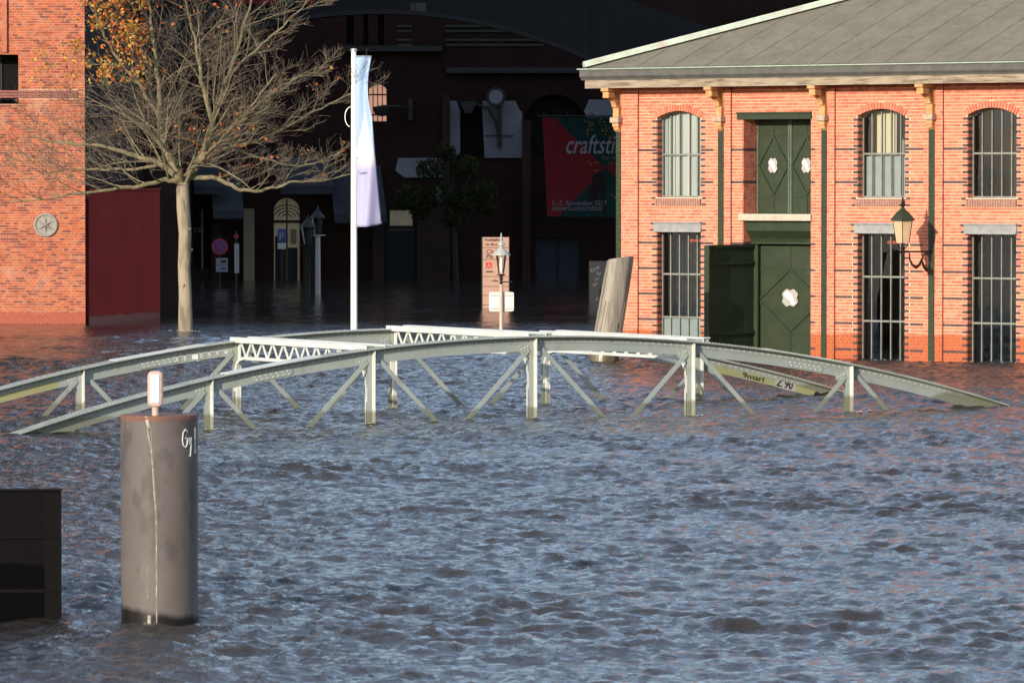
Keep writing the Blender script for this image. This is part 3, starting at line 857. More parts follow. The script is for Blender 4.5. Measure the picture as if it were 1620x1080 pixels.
for k in range(4):
    t = k*math.pi/2+math.pi/4
    mb.tube([(LU+.03*math.cos(t),-1.34+.03*math.sin(t),2.63),(LU+.10*math.cos(t),-1.34+.10*math.sin(t),2.70),(LU+.115*math.cos(t),-1.34+.115*math.sin(t),2.78)], .011, 6)
mb.build('lamp_cradle', M['dim_metal'], lan)
mb = MB(); mb.lathe([(.165,2.775),(.255,3.30)], LC, 6); mb.build('lamp_glass', M['frost'], lan)
mb = MB(); mb.lathe([(.33,3.30),(.32,3.325),(.20,3.46),(.06,3.575),(.05,3.60)], LC, 6)
roofl = mb.build('lamp_roof', M['green'], lan)
mb = MB(); mb.lathe([(.04,3.60),(.03,3.63),(.10,3.66),(.03,3.70),(.045,3.73),(.02,3.78),(.03,3.80),(.006,3.86)], LC, 10); mb.build('finial', M['dim_metal'], roofl)
mb = MB()
for k in range(6):
    t = k*math.pi/3
    mb.tube([(LU+.168*math.cos(t),-1.34+.168*math.sin(t),2.775),(LU+.258*math.cos(t),-1.34+.258*math.sin(t),3.30)], .008, 4)
mb.build('lamp_frame', M['dim_metal'], lan)

# ------------------------------------------------------------------ the drowned truss bridge
BW_ = 5.16
bridge = thing('truss_bridge', 'grey green riveted arched truss bridge standing half under water', 'bridge', (-2.45, 85.5, 0), R(30))
ztop = lambda s: 1.47 - .0142*(s-3.4)**2
CH = .27
VS = [-3.14, 0.0, 3.25, 6.55, 9.98]
def rivet(q, p, n, r=.014):
    """pyramid rivet head at p, n = outward axis index/sign"""
    ax, sg = n
    o = [0,1,2]; o.remove(ax)
    base = []
    for a, c in ((1,0),(.5,.87),(-.5,.87),(-1,0),(-.5,-.87),(.5,-.87)):
        v = list(p); v[o[0]] += a*r; v[o[1]] += c*r; base.append(tuple(v))
    t = list(p); t[ax] += sg*r*.8
    q.add(base+[tuple(t)], [(i, (i+1) % 6, 6) for i in range(6)])
def chord(y, n_front):
    ss = np.linspace(-8.6, 15.4, 97)
    fl, web, ang = MB(), MB(), MB()
    for a, c in zip(ss, ss[1:]):
        za, zc = ztop(a), ztop(c)
        for q, y0, y1, t0, t1 in ((fl,y-.175,y+.175,0,-.022), (web,y-.008,y+.008,-.022,-CH), (ang,y-.15,y+.15,-.022,-.034)):
            q.add([(a,y0,za+t1),(c,y0,zc+t1),(c,y1,zc+t1),(a,y1,za+t1),(a,y0,za+t0),(c,y0,zc+t0),(c,y1,zc+t0),(a,y1,za+t0)],
                  [(0,3,2,1),(4,5,6,7),(0,1,5,4),(2,3,7,6)])
        # angle leg under the flange and the lower angle
        for y0, y1, t0, t1 in ((y-.020,y-.009,-.034,-.125), (y+.009,y+.020,-.034,-.125)):
            ang.add([(a,y0,za+t1),(c,y0,zc+t1),(c,y1,zc+t1),(a,y1,za+t1),(a,y0,za+t0),(c,y0,zc+t0),(c,y1,zc+t0),(a,y1,za+t0)],
                    [(0,3,2,1),(0,1,5,4),(2,3,7,6)])
    w_ = web.build('top_chord', M['bridge'], bridge)
    fl.build('flange_plate', M['bridgeflange'], w_)
    ang.build('chord_angle', M['bridge'], w_)
    q = MB()
    for s in np.arange(-7.0, 14.2, .066):
        rivet(q, (s, y-.160, ztop(s)), (2,1), .015)
    for s in np.arange(-7.0, 14.2, .13):
        rivet(q, (s, y-.020, ztop(s)-.085), (1,-1), .015)
        rivet(q, (s+.06, y+.098, ztop(s+.06)), (2,1), .013)
    tag(q.build('rivet_heads', M['bridgesunlit'], w_), kind='stuff')
    # splice plates with rivet rows
    for s in (-1.95, 9.0) if n_front else (-1.6, 8.6):
        q = MB(); z0, z1 = ztop(s-.38), ztop(s+.38)
        q.prism([(s-.38,z0-.135),(s+.38,z1-.135),(s+.42,z1-.19),(s+.36,z1-.245),(s-.36,z0-.245),(s-.42,z0-.19)], lambda a, c, d: (a, d, c), y-.022, y-.009)
        sp = q.build('splice_plate', M['bridge'], w_)
        q = MB()
        for i in range(7):
            for dz in (-.165,-.22):
                x = s-.32+.105*i + (.03 if dz == -.22 else 0); rivet(q, (x, y-.022, ztop(x)+dz), (1,-1), .016)
        tag(q.build('rivet_heads', M['bridgesunlit'], sp), kind='stuff')
        q = MB()
        q.add([(s-.9,y-.176,ztop(s-.9)+.002),(s+.9,y-.176,ztop(s+.9)+.002),(s+.9,y+.176,ztop(s+.9)+.002),(s-.9,y+.176,ztop(s-.9)+.002),
               (s-.9,y-.176,ztop(s-.9)+.014),(s+.9,y-.176,ztop(s+.9)+.014),(s+.9,y+.176,ztop(s+.9)+.014),(s-.9,y+.176,ztop(s-.9)+.014)], [(4,5,6,7),(0,1,5,4),(2,3,7,6),(3,0,4,7),(1,2,6,5)])
        q.build('cover_plate', M['bridgesunlit'], w_)
    return w_
def truss(y, front):
    ch = chord(y, front)
    for i, s in enumerate(VS):
        zt = ztop(s) - .03
        q = MB()
        q.box(s-.085, s-.001, y-.036, y-.022, -2.6, zt)       # leg lying on the web
        q.box(s-.085, s-.001, y+.022, y+.034, -2.6, zt)
        v = q.build('vertical', M['bridge'], bridge)
        q = MB()
        q.box(s+.001, s+.015, y-.140, y-.022, -2.6, zt-.012)       # outstanding leg, paler colour stands for the sun on its face
        q.build('outstanding_leg', M['bridgesunlit'], v)
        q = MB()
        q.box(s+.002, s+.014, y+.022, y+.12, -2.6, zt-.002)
        q.build('outstanding_leg', M['bridgesunlit'], v)
        q = MB()
        q.prism([(s-.30,zt-.24),(s-.28,zt-.10),(s-.088,zt-.09),(s-.088,zt-.34),(s-.16,zt-.34)], lambda a, c, d: (a, d, c), y-.021, y-.0105)
        g = q.build('gusset_plate', M['bridge'], v)
        q = MB()
        for dx, dz in ((-.12,-.15),(-.12,-.22),(-.18,-.18),(-.18,-.24),(-.24,-.2),(-.12,-.29)): rivet(q, (s+dx, y-.021, zt+dz), (1,-1), .016)
        tag(q.build('rivet_heads', M['bridgesunlit'], g), kind='stuff')
        zb = ztop(s) - CH + .06
        for sg in (-1, 1):
            for yy in (y-.045,):
                q = MB(); st = s + sg*(.16 if sg > 0 else .10)
                run = 2.55
                q.bar((st, yy, zb-.02), (st+sg*run, yy, zb-.02-run*.97), .016, .08, up=(0,1,0) if False else (sg*.7,0,.7))
                q.build('diagonal', M['bridge'], bridge)
    return ch
near = truss(0.0, True)
far = truss(BW_, False)
# raised portal frames between the trusses: flanged top beam, lattice web, curved bottom member and knees
for i in (1, 2, 3):
    s = VS[i]; zt = ztop(s) + .045
    q = MB()
    q.box(s-.12, s+.03, -.05, BW_+.05, zt-.008, zt+.012); q.box(s-.12, s-.105, -.05, BW_+.05, zt-.085, zt-.008)
    q.box(s+.24, s+.39, -.05, BW_+.05, zt-.004, zt+.016); q.box(s+.24, s+.254, -.05, BW_+.05, zt-.085, zt-.004)
    pb = q.build('portal_beam', M['bridgesunlit'], bridge)
    for ye in (-.02, BW_):
        q = MB(); q.box(s-.10, s+.38, ye, ye+.02, zt-.075, zt-.01); q.build('end_plate', M['bridge'], pb)
    # lattice
    zl = zt-.36; n = 11
    for k in range(n):
        y0 = .25 + (BW_-.5)*k/n; y1 = .25 + (BW_-.5)*(k+.5)/n; y2 = .25 + (BW_-.5)*(k+1)/n
        for a, c in (((y0,zt-.06),(y1,zl)), ((y1,zl),(y2,zt-.06))):
            q = MB(); q.bar((s-.045,a[0],a[1]), (s-.045,c[0],c[1]), .014, .05, up=(0,1,0) if abs(a[0]-c[0]) < .01 else (0,0,1))
            q.build('lattice_bar', M['bridgesunlit'], pb)
    q = MB()
    path = [(.03,zl-.62),(.04,zl-.35),(.07,zl-.22),(.14,zl-.10),(.26,zl-.03),(.42,zl)] 
    path = path + [(BW_-a, c) for a, c in reversed(path)]
    for (a, c), (e, g) in zip(path, path[1:]):
        q.bar((s-.045,a,c), (s-.045,e,g), .07, .055, up=(0,0,1) if abs(a-e) > .05 else (0,1,0))
    q.build('curved_bottom_member', M['bridgesunlit'], pb)
    for yy in (.09, BW_-.09):
        q = MB(); q.box(s-.06, s-.005, yy-.025, yy+.025, -2.4, zl-.55); q.build('portal_post', M['bridgesunlit'], pb)
# writing and paint on the chords
q = MB()
ss = np.linspace(9.95, 13.6, 16)
for a, c in zip(ss, ss[1:]):
    q.quad((a,BW_-.0095,ztop(a)-.135), (c,BW_-.0095,ztop(c)-.135), (c,BW_-.0095,ztop(c)-CH+.005), (a,BW_-.0095,ztop(a)-CH+.005))
q.build('painted_patch', M['olive'], far)
q = MB()
ss = np.linspace(-8.0, -3.6, 16)
for a, c in zip(ss, ss[1:]):
    q.quad((a,BW_-.0095,ztop(a)-.135), (c,BW_-.0095,ztop(c)-.135), (c,BW_-.0095,ztop(c)-CH+.005), (a,BW_-.0095,ztop(a)-CH+.005))
q.build('painted_patch', M['olive'], far)
def on_chord(txt, s, m, size, dz=-.245, w=0.002, sh=0.0, xs=1.0, yy=BW_):
    sl = math.atan(-.0284*(s-3.4))
    return lettering(txt, size, m, far if yy == BW_ else near, (s, yy-.014, ztop(s)+dz), (math.pi/2, -sl, 0), sh, name='graffiti', weight=w, xs=xs)
on_chord('9mari', 10.95, M['black'], .15, xs=1.5, w=.001)
q = MB(); s0, s1 = 11.72, 12.2
q.quad((s0,BW_-.0115,ztop(s0)-.10), (s1,BW_-.0115,ztop(s1)-.10), (s1,BW_-.0115,ztop(s1)-CH+.0), (s0,BW_-.0115,ztop(s0)-CH+.0)); q.build('white_field', M['greyplate'], far)
on_chord('Z 90', 11.74, M['black'], .21, xs=.95, w=.004)
on_chord('egge', 12.62, M['black'], .20, xs=1.35, w=.010)
q = MB(); pts = []
for t in np.linspace(0, 1, 90):
    s = -1.30 + 1.15*t; pts.append((s+.06*math.sin(t*44), BW_-.02, ztop(s)-.185+.045*math.cos(t*44)*(1-.3*t)))
q.tube(pts, .006, 4); q.build('graffiti', M['chalk'], far)
q = MB(); q.box(-1.36+.45, -1.36+.56, BW_-.02, BW_-.010, ztop(-.9)-.235, ztop(-.9)-.15); q.build('sticker', M['whitepaint'], far)

# ------------------------------------------------------------------ steel mooring post with marker light
px, py = -3.35, 46.7
post = thing('mooring_post', 'brown steel tube post with rusty rim and white marker light', 'post', (px, py, 0))
mb = MB(); mb.lathe([(.366,-3.0),(.366,1.94)], (0,0,0), 64); mb.build('tube', M['post'], post, smooth=True)
mb = MB(); mb.lathe([(.368,1.93),(.369,1.965),(.362,1.978),(.3,1.979)], (0,0,0), 64); mb.build('rusty_rim', M['rust'], post, smooth=True)
def on_post(pts, w, name, m, par):
    """thin run of paint on the tube: (angle from the camera side, height)"""
    q = MB(); r = .3685
    for (a, z), (c, y) in zip(pts, pts[1:]):
        hw = w/2/r
        vs_ = [(r*math.sin(t), -r*math.cos(t), h) for t, h in ((a-hw,z),(a+hw,z),(c+hw,y),(c-hw,y))]
        q.quad(*vs_)
    return q.build(name, m, par)
run = [(-.18+.004*math.sin(i*1.9)+.17*min(1,i/9)*1.0-(.06 if i < 2 else 0), 1.90-.105*i) for i in range(19)]
on_post(run, .009, 'lime_streak', M['drip'], post)
on_post([(-.15,1.84),(-.08,1.5),(.0,1.1),(.015,.92)], .003, 'lime_streak', M['drip'], post)
on_post([(-.24,.56),(-.24,.26)], .004, 'lime_streak', M['drip'], post)
on_post([(-.27,1.978),(-.24,1.92),(-.20,1.87)], .03, 'lime_streak', M['drip'], post)
on_post([(-.20,.10),(-.205,.02),(-.21,-.06)], .03, 'lime_streak', M['drip'], post)
glyphs = {'G': [(.05,.13),(.0,.15),(-.05,.12),(-.065,.06),(-.05,.0),(.0,-.02),(.045,.01),(.05,.06),(.0,.07)],
          'y': [(.09,.07),(.11,.01),(.15,.07),(.14,-.03),(.12,-.11),(.09,-.10)], 'L': [(.275,.16),(.28,.06),(.285,-.08),(.32,-.09)]}
def stroke(pts, w):
    q = MB(); r = .370; a_ = .80; z_ = 1.70
    sm = []
    for (a, z), (c, y) in zip(pts, pts[1:]):
        for t in (0,.34,.67): sm.append((a_+(a+(c-a)*t)*1.5, z_+(z+(y-z)*t)))
    sm.append((a_+pts[-1][0]*1.5, z_+pts[-1][1]))
    q.tube([(r*math.sin(a), -r*math.cos(a), z) for a, z in sm], w, 5)
    q.build('graffiti_letter', M['chalk'], post)
stroke(glyphs['G'], .0045); stroke(glyphs['y'], .0035); stroke(glyphs['L'], .004)
def rounded(x0, x1, z0, z1, r, n=6):
    pts = []
    for cx, cz, a0 in ((x1-r,z0+r,-90),(x1-r,z1-r,0),(x0+r,z1-r,90),(x0+r,z0+r,180)):
        for k in range(n+1):
            t = R(a0+90*k/n); pts.append((cx+r*math.cos(t), cz+r*math.sin(t)))
    return pts
LX = -.02
mb = MB(); mb.lathe([(.033,1.96),(.033,2.07),(.05,2.09)], (LX,-.22,0), 16); stem = mb.build('lamp_stem', M['lampcase'], post)
mb = MB(); mb.prism(rounded(LX-.071,LX+.071,2.06,2.40,.05), lambda a, c, d: (a, d, c), -.27, -.17); case = mb.build('marker_light', M['lampcase'], post, bevel=.012)
mb = MB(); mb.prism(rounded(LX-.042,LX+.042,2.10,2.365,.012), lambda a, c, d: (a, d, c), -.286, -.262); mb.build('lens', M['lens'], case, bevel=.004)

# ------------------------------------------------------------------ black steel dolphin at the left edge
dol = thing('tarred_dolphin', 'black tarred steel fender box rising from the water beside the post', 'fender', (-4.33, 47.2, 0), R(4))
mb = MB(); mb.box(-3.0, 0, 0, .14, -2.5, 1.22); mb.build('shell', M['tar'], dol, bevel=.015)
for z in (.78, .26):
    q = MB(); q.box(-3.0, .004, -.03, -.001, z-.012, z+.02); q.build('rib', M['tarrib'], dol)
q = MB(); q.box(-.16, -.002, -.012, -.001, -2, 1.2); q.build('corner_strip', M['tarrib'], dol)
q = MB(); q.box(-3.0, .012, -.012, .15, 1.221, 1.236); q.build('cap_plate', M['tarrib'], dol)

# ------------------------------------------------------------------ leaning timber pile
wp = spot(954, 574, 114.5)
pile = thing('timber_pile', 'stout weathered timber pile leaning in front of the brick hall', 'pile', (wp[0], wp[1], 0))
mb = MB(); n = 28
def pile_ring(z, r, k):
    lean = .165*z
    vs_ = []
    for i in range(n):
        t = 2*math.pi*i/n
        rr = r*(1 + .05*math.sin(3*t+1) + .035*math.sin(7*t+.4*z) + .02*math.sin(13*t))
        vs_.append((lean + rr*math.cos(t), .05*z + rr*math.sin(t), z + (.05*math.cos(t+.6) if k else 0)))
    return vs_
zs = [-2.0,-.5,0,.5,1.0,1.5,2.0,2.42]
vv = []; ff = []
for k, z in enumerate(zs): vv += pile_ring(z, .345-.006*k, k == len(zs)-1)
for k in range(len(zs)-1):
    for i in range(n): ff.append((k*n+i, k*n+(i+1) % n, (k+1)*n+(i+1) % n, (k+1)*n+i))
mb.add(vv, ff); mb.build('shaft', M['pile'], pile, smooth=True)
mb = MB(); top = pile_ring(2.42, .30, True)
mb.add([(x,y,z+.003) for x, y, z in top], [tuple(range(n))]); mb.build('end_grain', M['piletop'], pile)
for i in range(7):
    t = R(-150 + i*22 + rnd.uniform(-5,5)); z0 = rnd.uniform(0,.8); z1 = z0 + rnd.uniform(.6,1.5)
    q = MB(); r = .333
    q.bar((.165*z0+r*math.cos(t), .05*z0+r*math.sin(t), z0), (.165*z1+r*math.cos(t+.03), .05*z1+r*math.sin(t+.03), z1), .008, .012, up=(1,0,.2)); q.build('crack', M['crack'], pile)

# ------------------------------------------------------------------ old brick warehouse on the left
oldh = thing('brick_warehouse', 'tall weathered red brick warehouse with round iron wall anchor', 'building', (-12.68, 146.3, 0))
OW = [dict(u0=-3.2, u1=-1.97, v0=6.52, v1=8.02, d=1.0)]
mb = MB()
wall_front(mb, -40, 0, -1.2, 11.2, OW, lambda u, w, v: (u, -w, v), 0, .45, 1)
mb.quad((0,0,-1.2), (0,20,-1.2), (0,20,11.2), (0,0,11.2), 2)  # side wall takes the darkened brick, its shade put into the colour
mb.quad((-40,20,-1.2), (0,20,-1.2), (0,20,38), (-40,20,38), 1)
mb.quad((-40,0,-1.2), (-40,0,38), (-40,20,38), (-40,20,-1.2), 1)
mb.quad((-40,0,11.2), (0,0,11.2), (0,0,13), (-40,0,13), 1)
mb.quad((0,0,11.2), (0,20,11.2), (0,20,13), (0,0,13), 2)
rf = MB()
rf.quad((-40,-.02,13), (.0,-.02,13), (-.4,1.2,38), (-40,1.2,38)); rf.quad((.0,-.02,13), (.0,20,13), (-.4,19,38), (-.4,1.2,38)); rf.quad((-40,1.2,38), (0,1.2,38), (0,19,38), (-40,19,38))
rf.build('unseen_dark_top', M['overpass'], oldh)  # unseen tall dark top, added to shade the square and dull reflections
mb.build('wall', [M['omortar'], M['sidebrick'], M['backbrick']], oldh)
ob = Bricks(.0775, .0615)
band = [dict(u0=-8.1, u1=-.22, v0=6.70, v1=6.94)]
ob.lay('front', -8.0, -.004, -.4, 11.1, OW + band, .0)
def old_plane(plane, u, w, v): return (u, -w, v)
ob.build(old_plane, oldh, [M['obrick%d' % i] for i in range(5)] + [M['plum']], key=lambda q: (2.6-abs(q[3]-2.6)) if q[1] > -2.5 else -9)
for k in range(3):
    q = MB(); q.box(-8.0, -.22, -.05, .0, 6.705+.078*k, 6.765+.078*k); q.build('string_course', M['plum'], oldh)
q = MB(); q.box(-2.45, -2.30, -.10, -.015, 8.05, 11.1); q.build('lesene', M['obrick3'], oldh)
q = MB(); q.box(-3.2, -1.97, .96, 1.02, 6.52, 8.02); sh = q.build('recess_shade_panel', M['shade'], oldh)  # black panel stands for the shade in the window recess
q = MB(); q.box(-2.6, -2.55, .90, .96, 6.52, 8.02); q.build('shutter_bar', M['dim_metal'], sh)
# iron wall anchor with six pointed star
mc = (-1.17, 0, 2.93)
mb = MB(); nseg = 40
ringp = [(.36,-.012),(.36,-.06),(.335,-.085),(.30,-.085),(.285,-.05),(.0001,-.05)]
vv, ff = [], []
for r, y in ringp:
    for k in range(nseg):
        t = 2*math.pi*k/nseg; vv.append((mc[0]+r*math.cos(t), y, mc[2]+r*math.sin(t)))
for i in range(len(ringp)-1):
    for k in range(nseg): ff.append((i*nseg+k, i*nseg+(k+1) % nseg, (i+1)*nseg+(k+1) % nseg, (i+1)*nseg+k))
mb.add(vv, ff); anchor = mb.build('wall_anchor', M['stone'], oldh, smooth=True)
q = MB(); c0 = (mc[0], -.13, mc[2])
for k in range(6):
    t = R(90+60*k); tip = (mc[0]+.285*math.cos(t), -.052, mc[2]+.285*math.sin(t))
    l_ = (mc[0]+.085*math.cos(t+R(30)), -.052, mc[2]+.085*math.sin(t+R(30))); r_ = (mc[0]+.085*math.cos(t-R(30)), -.052, mc[2]+.085*math.sin(t-R(30)))
    q.add([c0, l_, tip, r_], [(0,1,2),(0,2,3)])
q.build('star', M['stone'], anchor)

# red painted wall running back from the corner of the old warehouse
redw = thing('red_wall', 'plain red painted wall in shade beside the old brick warehouse', 'wall', (-12.60, 146.6, 0), math.atan2(5.4, 1.72))
mb = MB(); mb.box(0, 5.7, 0, .3, -1.2, 3.95); mb.build('panel', M['redwall'], redw)
q = MB(); q.box(-.02, 5.72, -.03, .33, 3.951, 4.02); q.build('coping', M['redwall'], redw)

# ------------------------------------------------------------------ flagpole and its flag
fp = spot(560, 522, 139.9)
fpole = thing('flagpole', 'slim white flagpole standing in the flooded square', 'flagpole', (fp[0], fp[1], 0))
mb = MB(); mb.lathe([(.10,-1.3),(.095,0),(.085,4),(.07,7.9)], (0,0,0), 20); mb.build('pole', M['pole'], fpole, smooth=True)
mb = MB(); mb.lathe([(.05,7.9),(.095,7.91),(.095,7.97),(.06,7.99)], (0,0,0), 16); mb.build('cap', M['silver'], fpole)
mb = MB(); mb.tube([(.02,-.01,7.77),(.50,-.05,7.76)], .018, 8); mb.build('flag_arm', M['silver'], fpole)
mb = MB(); pts = [(-.09+.0, -.05, 6.35)] + [(-.09-.16*math.sin(t), -.05, 6.05+.28*math.cos(t)) for t in np.linspace(.1,3.0,10)]
mb.tube(pts, .012, 5); mb.build('halyard_loop', M['pole'], fpole)
def flag_mat():
    m = bpy.data.materials.new('printed_flag_cloth'); m.use_nodes = True
    nt = m.node_tree; b = nt.nodes['Principled BSDF']; b.inputs['Roughness'].default_value = .6
    tc = nt.nodes.new('ShaderNodeTexCoord'); sp = nt.nodes.new('ShaderNodeSeparateXYZ'); nt.links.new(tc.outputs['Object'], sp.inputs[0])
    mr = nt.nodes.new('ShaderNodeMapRange'); mr.inputs['From Min'].default_value = -4.85; mr.inputs['From Max'].default_value = 0
    nz = nt.nodes.new('ShaderNodeTexNoise'); nz.inputs['Scale'].default_value = 2.2; nz.inputs['Detail'].default_value = 3
    nt.links.new(tc.outputs['Object'], nz.inputs['Vector'])
    # the white peak of the print: height measured against the distance from its axis
    ax = nt.nodes.new('ShaderNodeMath'); ax.operation = 'SUBTRACT'; ax.inputs[1].default_value = .26; nt.links.new(sp.outputs[0], ax.inputs[0])
    ab = nt.nodes.new('ShaderNodeMath'); ab.operation = 'ABSOLUTE'; nt.links.new(ax.outputs[0], ab.inputs[0])
    ml = nt.nodes.new('ShaderNodeMath'); ml.operation = 'MULTIPLY_ADD'; ml.inputs[1].default_value = 4.2; nt.links.new(ab.outputs[0], ml.inputs[0]); nt.links.new(sp.outputs[2], ml.inputs[2])
    nl = nt.nodes.new('ShaderNodeMath'); nl.operation = 'MULTIPLY_ADD'; nl.inputs[1].default_value = .5; nt.links.new(nz.outputs[0], nl.inputs[0]); nt.links.new(ml.outputs[0], nl.inputs[2])
    pk = nt.nodes.new('ShaderNodeMapRange'); pk.inputs['From Min'].default_value = -1.45; pk.inputs['From Max'].default_value = -1.30; pk.inputs['To Min'].default_value = 1; pk.inputs['To Max'].default_value = 0
    nt.links.new(nl.outputs[0], pk.inputs['Value'])
    lw = nt.nodes.new('ShaderNodeMapRange'); lw.inputs['From Min'].default_value = -3.2; lw.inputs['From Max'].default_value = -2.85
    nt.links.new(sp.outputs[2], lw.inputs['Value'])
    m1 = nt.nodes.new('ShaderNodeMix'); m1.data_type = 'RGBA'; m1.inputs[6].default_value = (.34,.47,.66,1); m1.inputs[7].default_value = (.70,.65,.65,1); nt.links.new(pk.outputs[0], m1.inputs[0])
    m2 = nt.nodes.new('ShaderNodeMix'); m2.data_type = 'RGBA'; m2.inputs[6].default_value = (.40,.39,.58,1); nt.links.new(lw.outputs[0], m2.inputs[0]); nt.links.new(m1.outputs[2], m2.inputs[7])
    nt.links.new(m2.outputs[2], b.inputs['Base Color'])
    tr = nt.nodes.new('ShaderNodeBsdfTranslucent'); nt.links.new(m2.outputs[2], tr.inputs[0])
    ms = nt.nodes.new('ShaderNodeMixShader'); ms.inputs[0].default_value = .15
    nt.links.new(b.outputs[0], ms.inputs[1]); nt.links.new(tr.outputs[0], ms.inputs[2]); nt.links.new(ms.outputs[0], nt.nodes['Material Output'].inputs[0])
    return m
flag = thing('flag', 'long narrow flag printed pale blue white and lavender on the white pole', 'flag', (fp[0]+.06, fp[1], 7.75))
mb = MB(); NU, NV = 14, 60
for j in range(NV+1):
    v = j/NV
    wd = .44 + (-.10*math.sin(min(v/.35,1)*math.pi)) + .42*max(0, v-.28)**1.1 - .05*max(0, v-.93)*6*0
    for i in range(NU+1):
        u = i/NU
        y = -.03 - .13*math.sin(u*5.6+v*6.0)*u*(.35+v) - .03*math.sin(u*13+v*9)*u*v - .12*u*math.sin(v*3.1)
        mb.v.append((u*wd, y, -4.82*v - .03*u*v*math.sin(3*v) + (.10*(u**3) if v > .97 else 0)))
for j in range(NV):
    for i in range(NU):
        a = j*(NU+1)+i; mb.f.append((a, a+1, a+NU+2, a+NU+1)); mb.m.append(0)
cl = mb.build('cloth', flag_mat(), flag, smooth=True)
mods = cl.modifiers.new('thickness', 'SOLIDIFY'); mods.thickness = .004
for i in range(9):
    q = MB(); q.box(.06+.036*i, .06+.036*i+rnd.uniform(.015,.028), -.16, -.155, -3.30, -3.30+rnd.uniform(.03,.05)); q.build('printed_mark', M['signwhite'], flag)

# ------------------------------------------------------------------ the bare oak
tb = spot(293, 523, 139.4)
tree = thing('bare_oak_tree', 'nearly bare oak tree with last orange leaves in the flooded square', 'tree', (tb[0], tb[1], 0))
SC = 139.4/FPX
def tp(x, y, dy=0.0): return np.array(((x-293)*SC, dy, (523-y)*SC))
mb = MB()
mb.tube([tp(293,600), tp(293,523), tp(293,470,.02), tp(291,420,.03), tp(293,370,.0), tp(290,330,-.02), tp(289,300,0), tp(291,280,.05)], [.25,.21,.185,.175,.18,.185,.18,.155], 14)
for k in range(5):
    a = rnd.uniform(0,6.3); z = rnd.uniform(.8,3.6); p = np.array((.19*math.cos(a)*1.0, .19*math.sin(a), z))
    mb.tube([p*[.8,.8,1], p*[1.12,1.12,1]], [.06,.03], 7)
mb.build('trunk', M['trunk'], tree, smooth=True)
rt = random.Random(5)
limbs, twigs = MB(), MB()
leaf_sites = []
def smooth_path(pts, k=4):
    pts = [np.array(p, float) for p in pts]; o = []
    for i in range(len(pts)-1):
        p0 = pts[max(i-1,0)]; p1 = pts[i]; p2 = pts[i+1]; p3 = pts[min(i+2,len(pts)-1)]
        for t in np.linspace(0,1,k,endpoint=False):
            o.append(.5*((2*p1)+(-p0+p2)*t+(2*p0-5*p1+4*p2-p3)*t*t+(-p0+3*p1-3*p2+p3)*t**3))
    o.append(pts[-1]); return o
def rv(): 
    v = np.array((rt.gauss(0,1), rt.gauss(0,1), rt.gauss(0,1))); return v/np.linalg.norm(v)
def grow(p, d, L, r, lvl):
    n = 5 if lvl < 3 else 4
    pts = [p]; q = p.copy(); dd = d.copy()
    bend = rv()*.10
    for i in range(n):
        dd = dd + rv()*.14 + bend + np.array((0,0,.05 if lvl > 1 else .02)); dd /= np.linalg.norm(dd)
        q = q + dd*L/n; pts.append(q.copy())
    rad = [max(r*(1-.78*i/n), .0034) for i in range(n+1)]
    (limbs if lvl < 2 else twigs).tube(pts, rad, 6 if lvl < 2 else 3, cap=False)
    if lvl >= 3:
        leaf_sites.append(pts[-1]); leaf_sites.append(pts[2]); return
    kids = {1: 6, 2: 5}[lvl]
    for k in range(kids):
        t = .22 + .76*(k+rt.random()*.8)/kids
        i = min(int(t*n), n-1); f_ = t*n-i
        base = pts[i]*(1-f_) + pts[i+1]*f_
        ax = pts[i+1]-pts[i]; ax /= np.linalg.norm(ax)
        side = np.cross(ax, rv()); side /= np.linalg.norm(side)
        a = rt.uniform(.45,1.0)
        nd = ax*math.cos(a)+side*math.sin(a)
        if nd[2] < -.25: nd[2] *= -.3
        nd[2] += .05; nd /= np.linalg.norm(nd)
        grow(base, nd, L*rt.uniform(.45,.78)*(1.15-.35*t), max(rad[i]*.42,.006), lvl+1)
def limb(px_pts, r0, dys, n_kids, kl=1.0):
    pts = smooth_path([tp(x, y, dy) for (x, y), dy in zip(px_pts, dys)], 5)
    n = len(pts)-1
    for q in pts[3:]: q += rv()*.03
    rad = [max(r0*(1-.85*i/n), .012) for i in range(n+1)]
    limbs.tube(pts, rad, 8, cap=False)
    tot = sum(np.linalg.norm(b-a) for a, b in zip(pts, pts[1:]))
    for k in range(n_kids):
        t = .18 + .82*(k+rt.random()*.7)/n_kids
        i = min(int(t*n), n-1)
        ax = pts[i+1]-pts[i]; ax /= np.linalg.norm(ax)
        side = np.cross(ax, rv()); side /= np.linalg.norm(side)
        a = rt.uniform(.50,1.05)
        nd = ax*math.cos(a)+side*math.sin(a)
        if nd[2] < -.12: nd[2] *= -.4
        nd[2] += .08; nd /= np.linalg.norm(nd)
        grow(pts[i], nd, kl*tot*rt.uniform(.24,.42)*(1.15-.4*t), max(rad[i]*.4,.011), 1)
limb([(291,290),(262,285),(215,296),(150,303),(85,313),(20,322)], .085, [0,-.2,-.4,-.6,-.7,-.8], 13)
limb([(290,292),(258,262),(215,247),(160,232),(95,226),(45,214)], .10, [0,-.1,-.2,-.3,-.2,0], 14)
limb([(289,285),(268,250),(255,205),(252,150),(247,90),(240,20),(236,-50)], .11, [0,.1,.1,0,-.2,-.2,-.3], 16)
limb([(293,285),(315,258),(332,215),(345,170),(368,105),(392,30),(410,-40)], .125, [0,-.1,-.2,-.3,-.4,-.5,-.5], 16)
limb([(338,195),(322,140),(312,80),(298,20),(282,-50)], .075, [-.25,-.1,.1,.2,.3], 12)
limb([(318,255),(360,235),(410,222),(470,190),(530,160),(575,140)], .075, [-.1,.1,.3,.5,.7,.8], 14, .6)
limb([(300,282),(345,282),(380,300),(420,300),(465,288),(515,285),(560,272)], .075, [0,-.2,-.1,.1,.3,.6,.8], 15, .5)
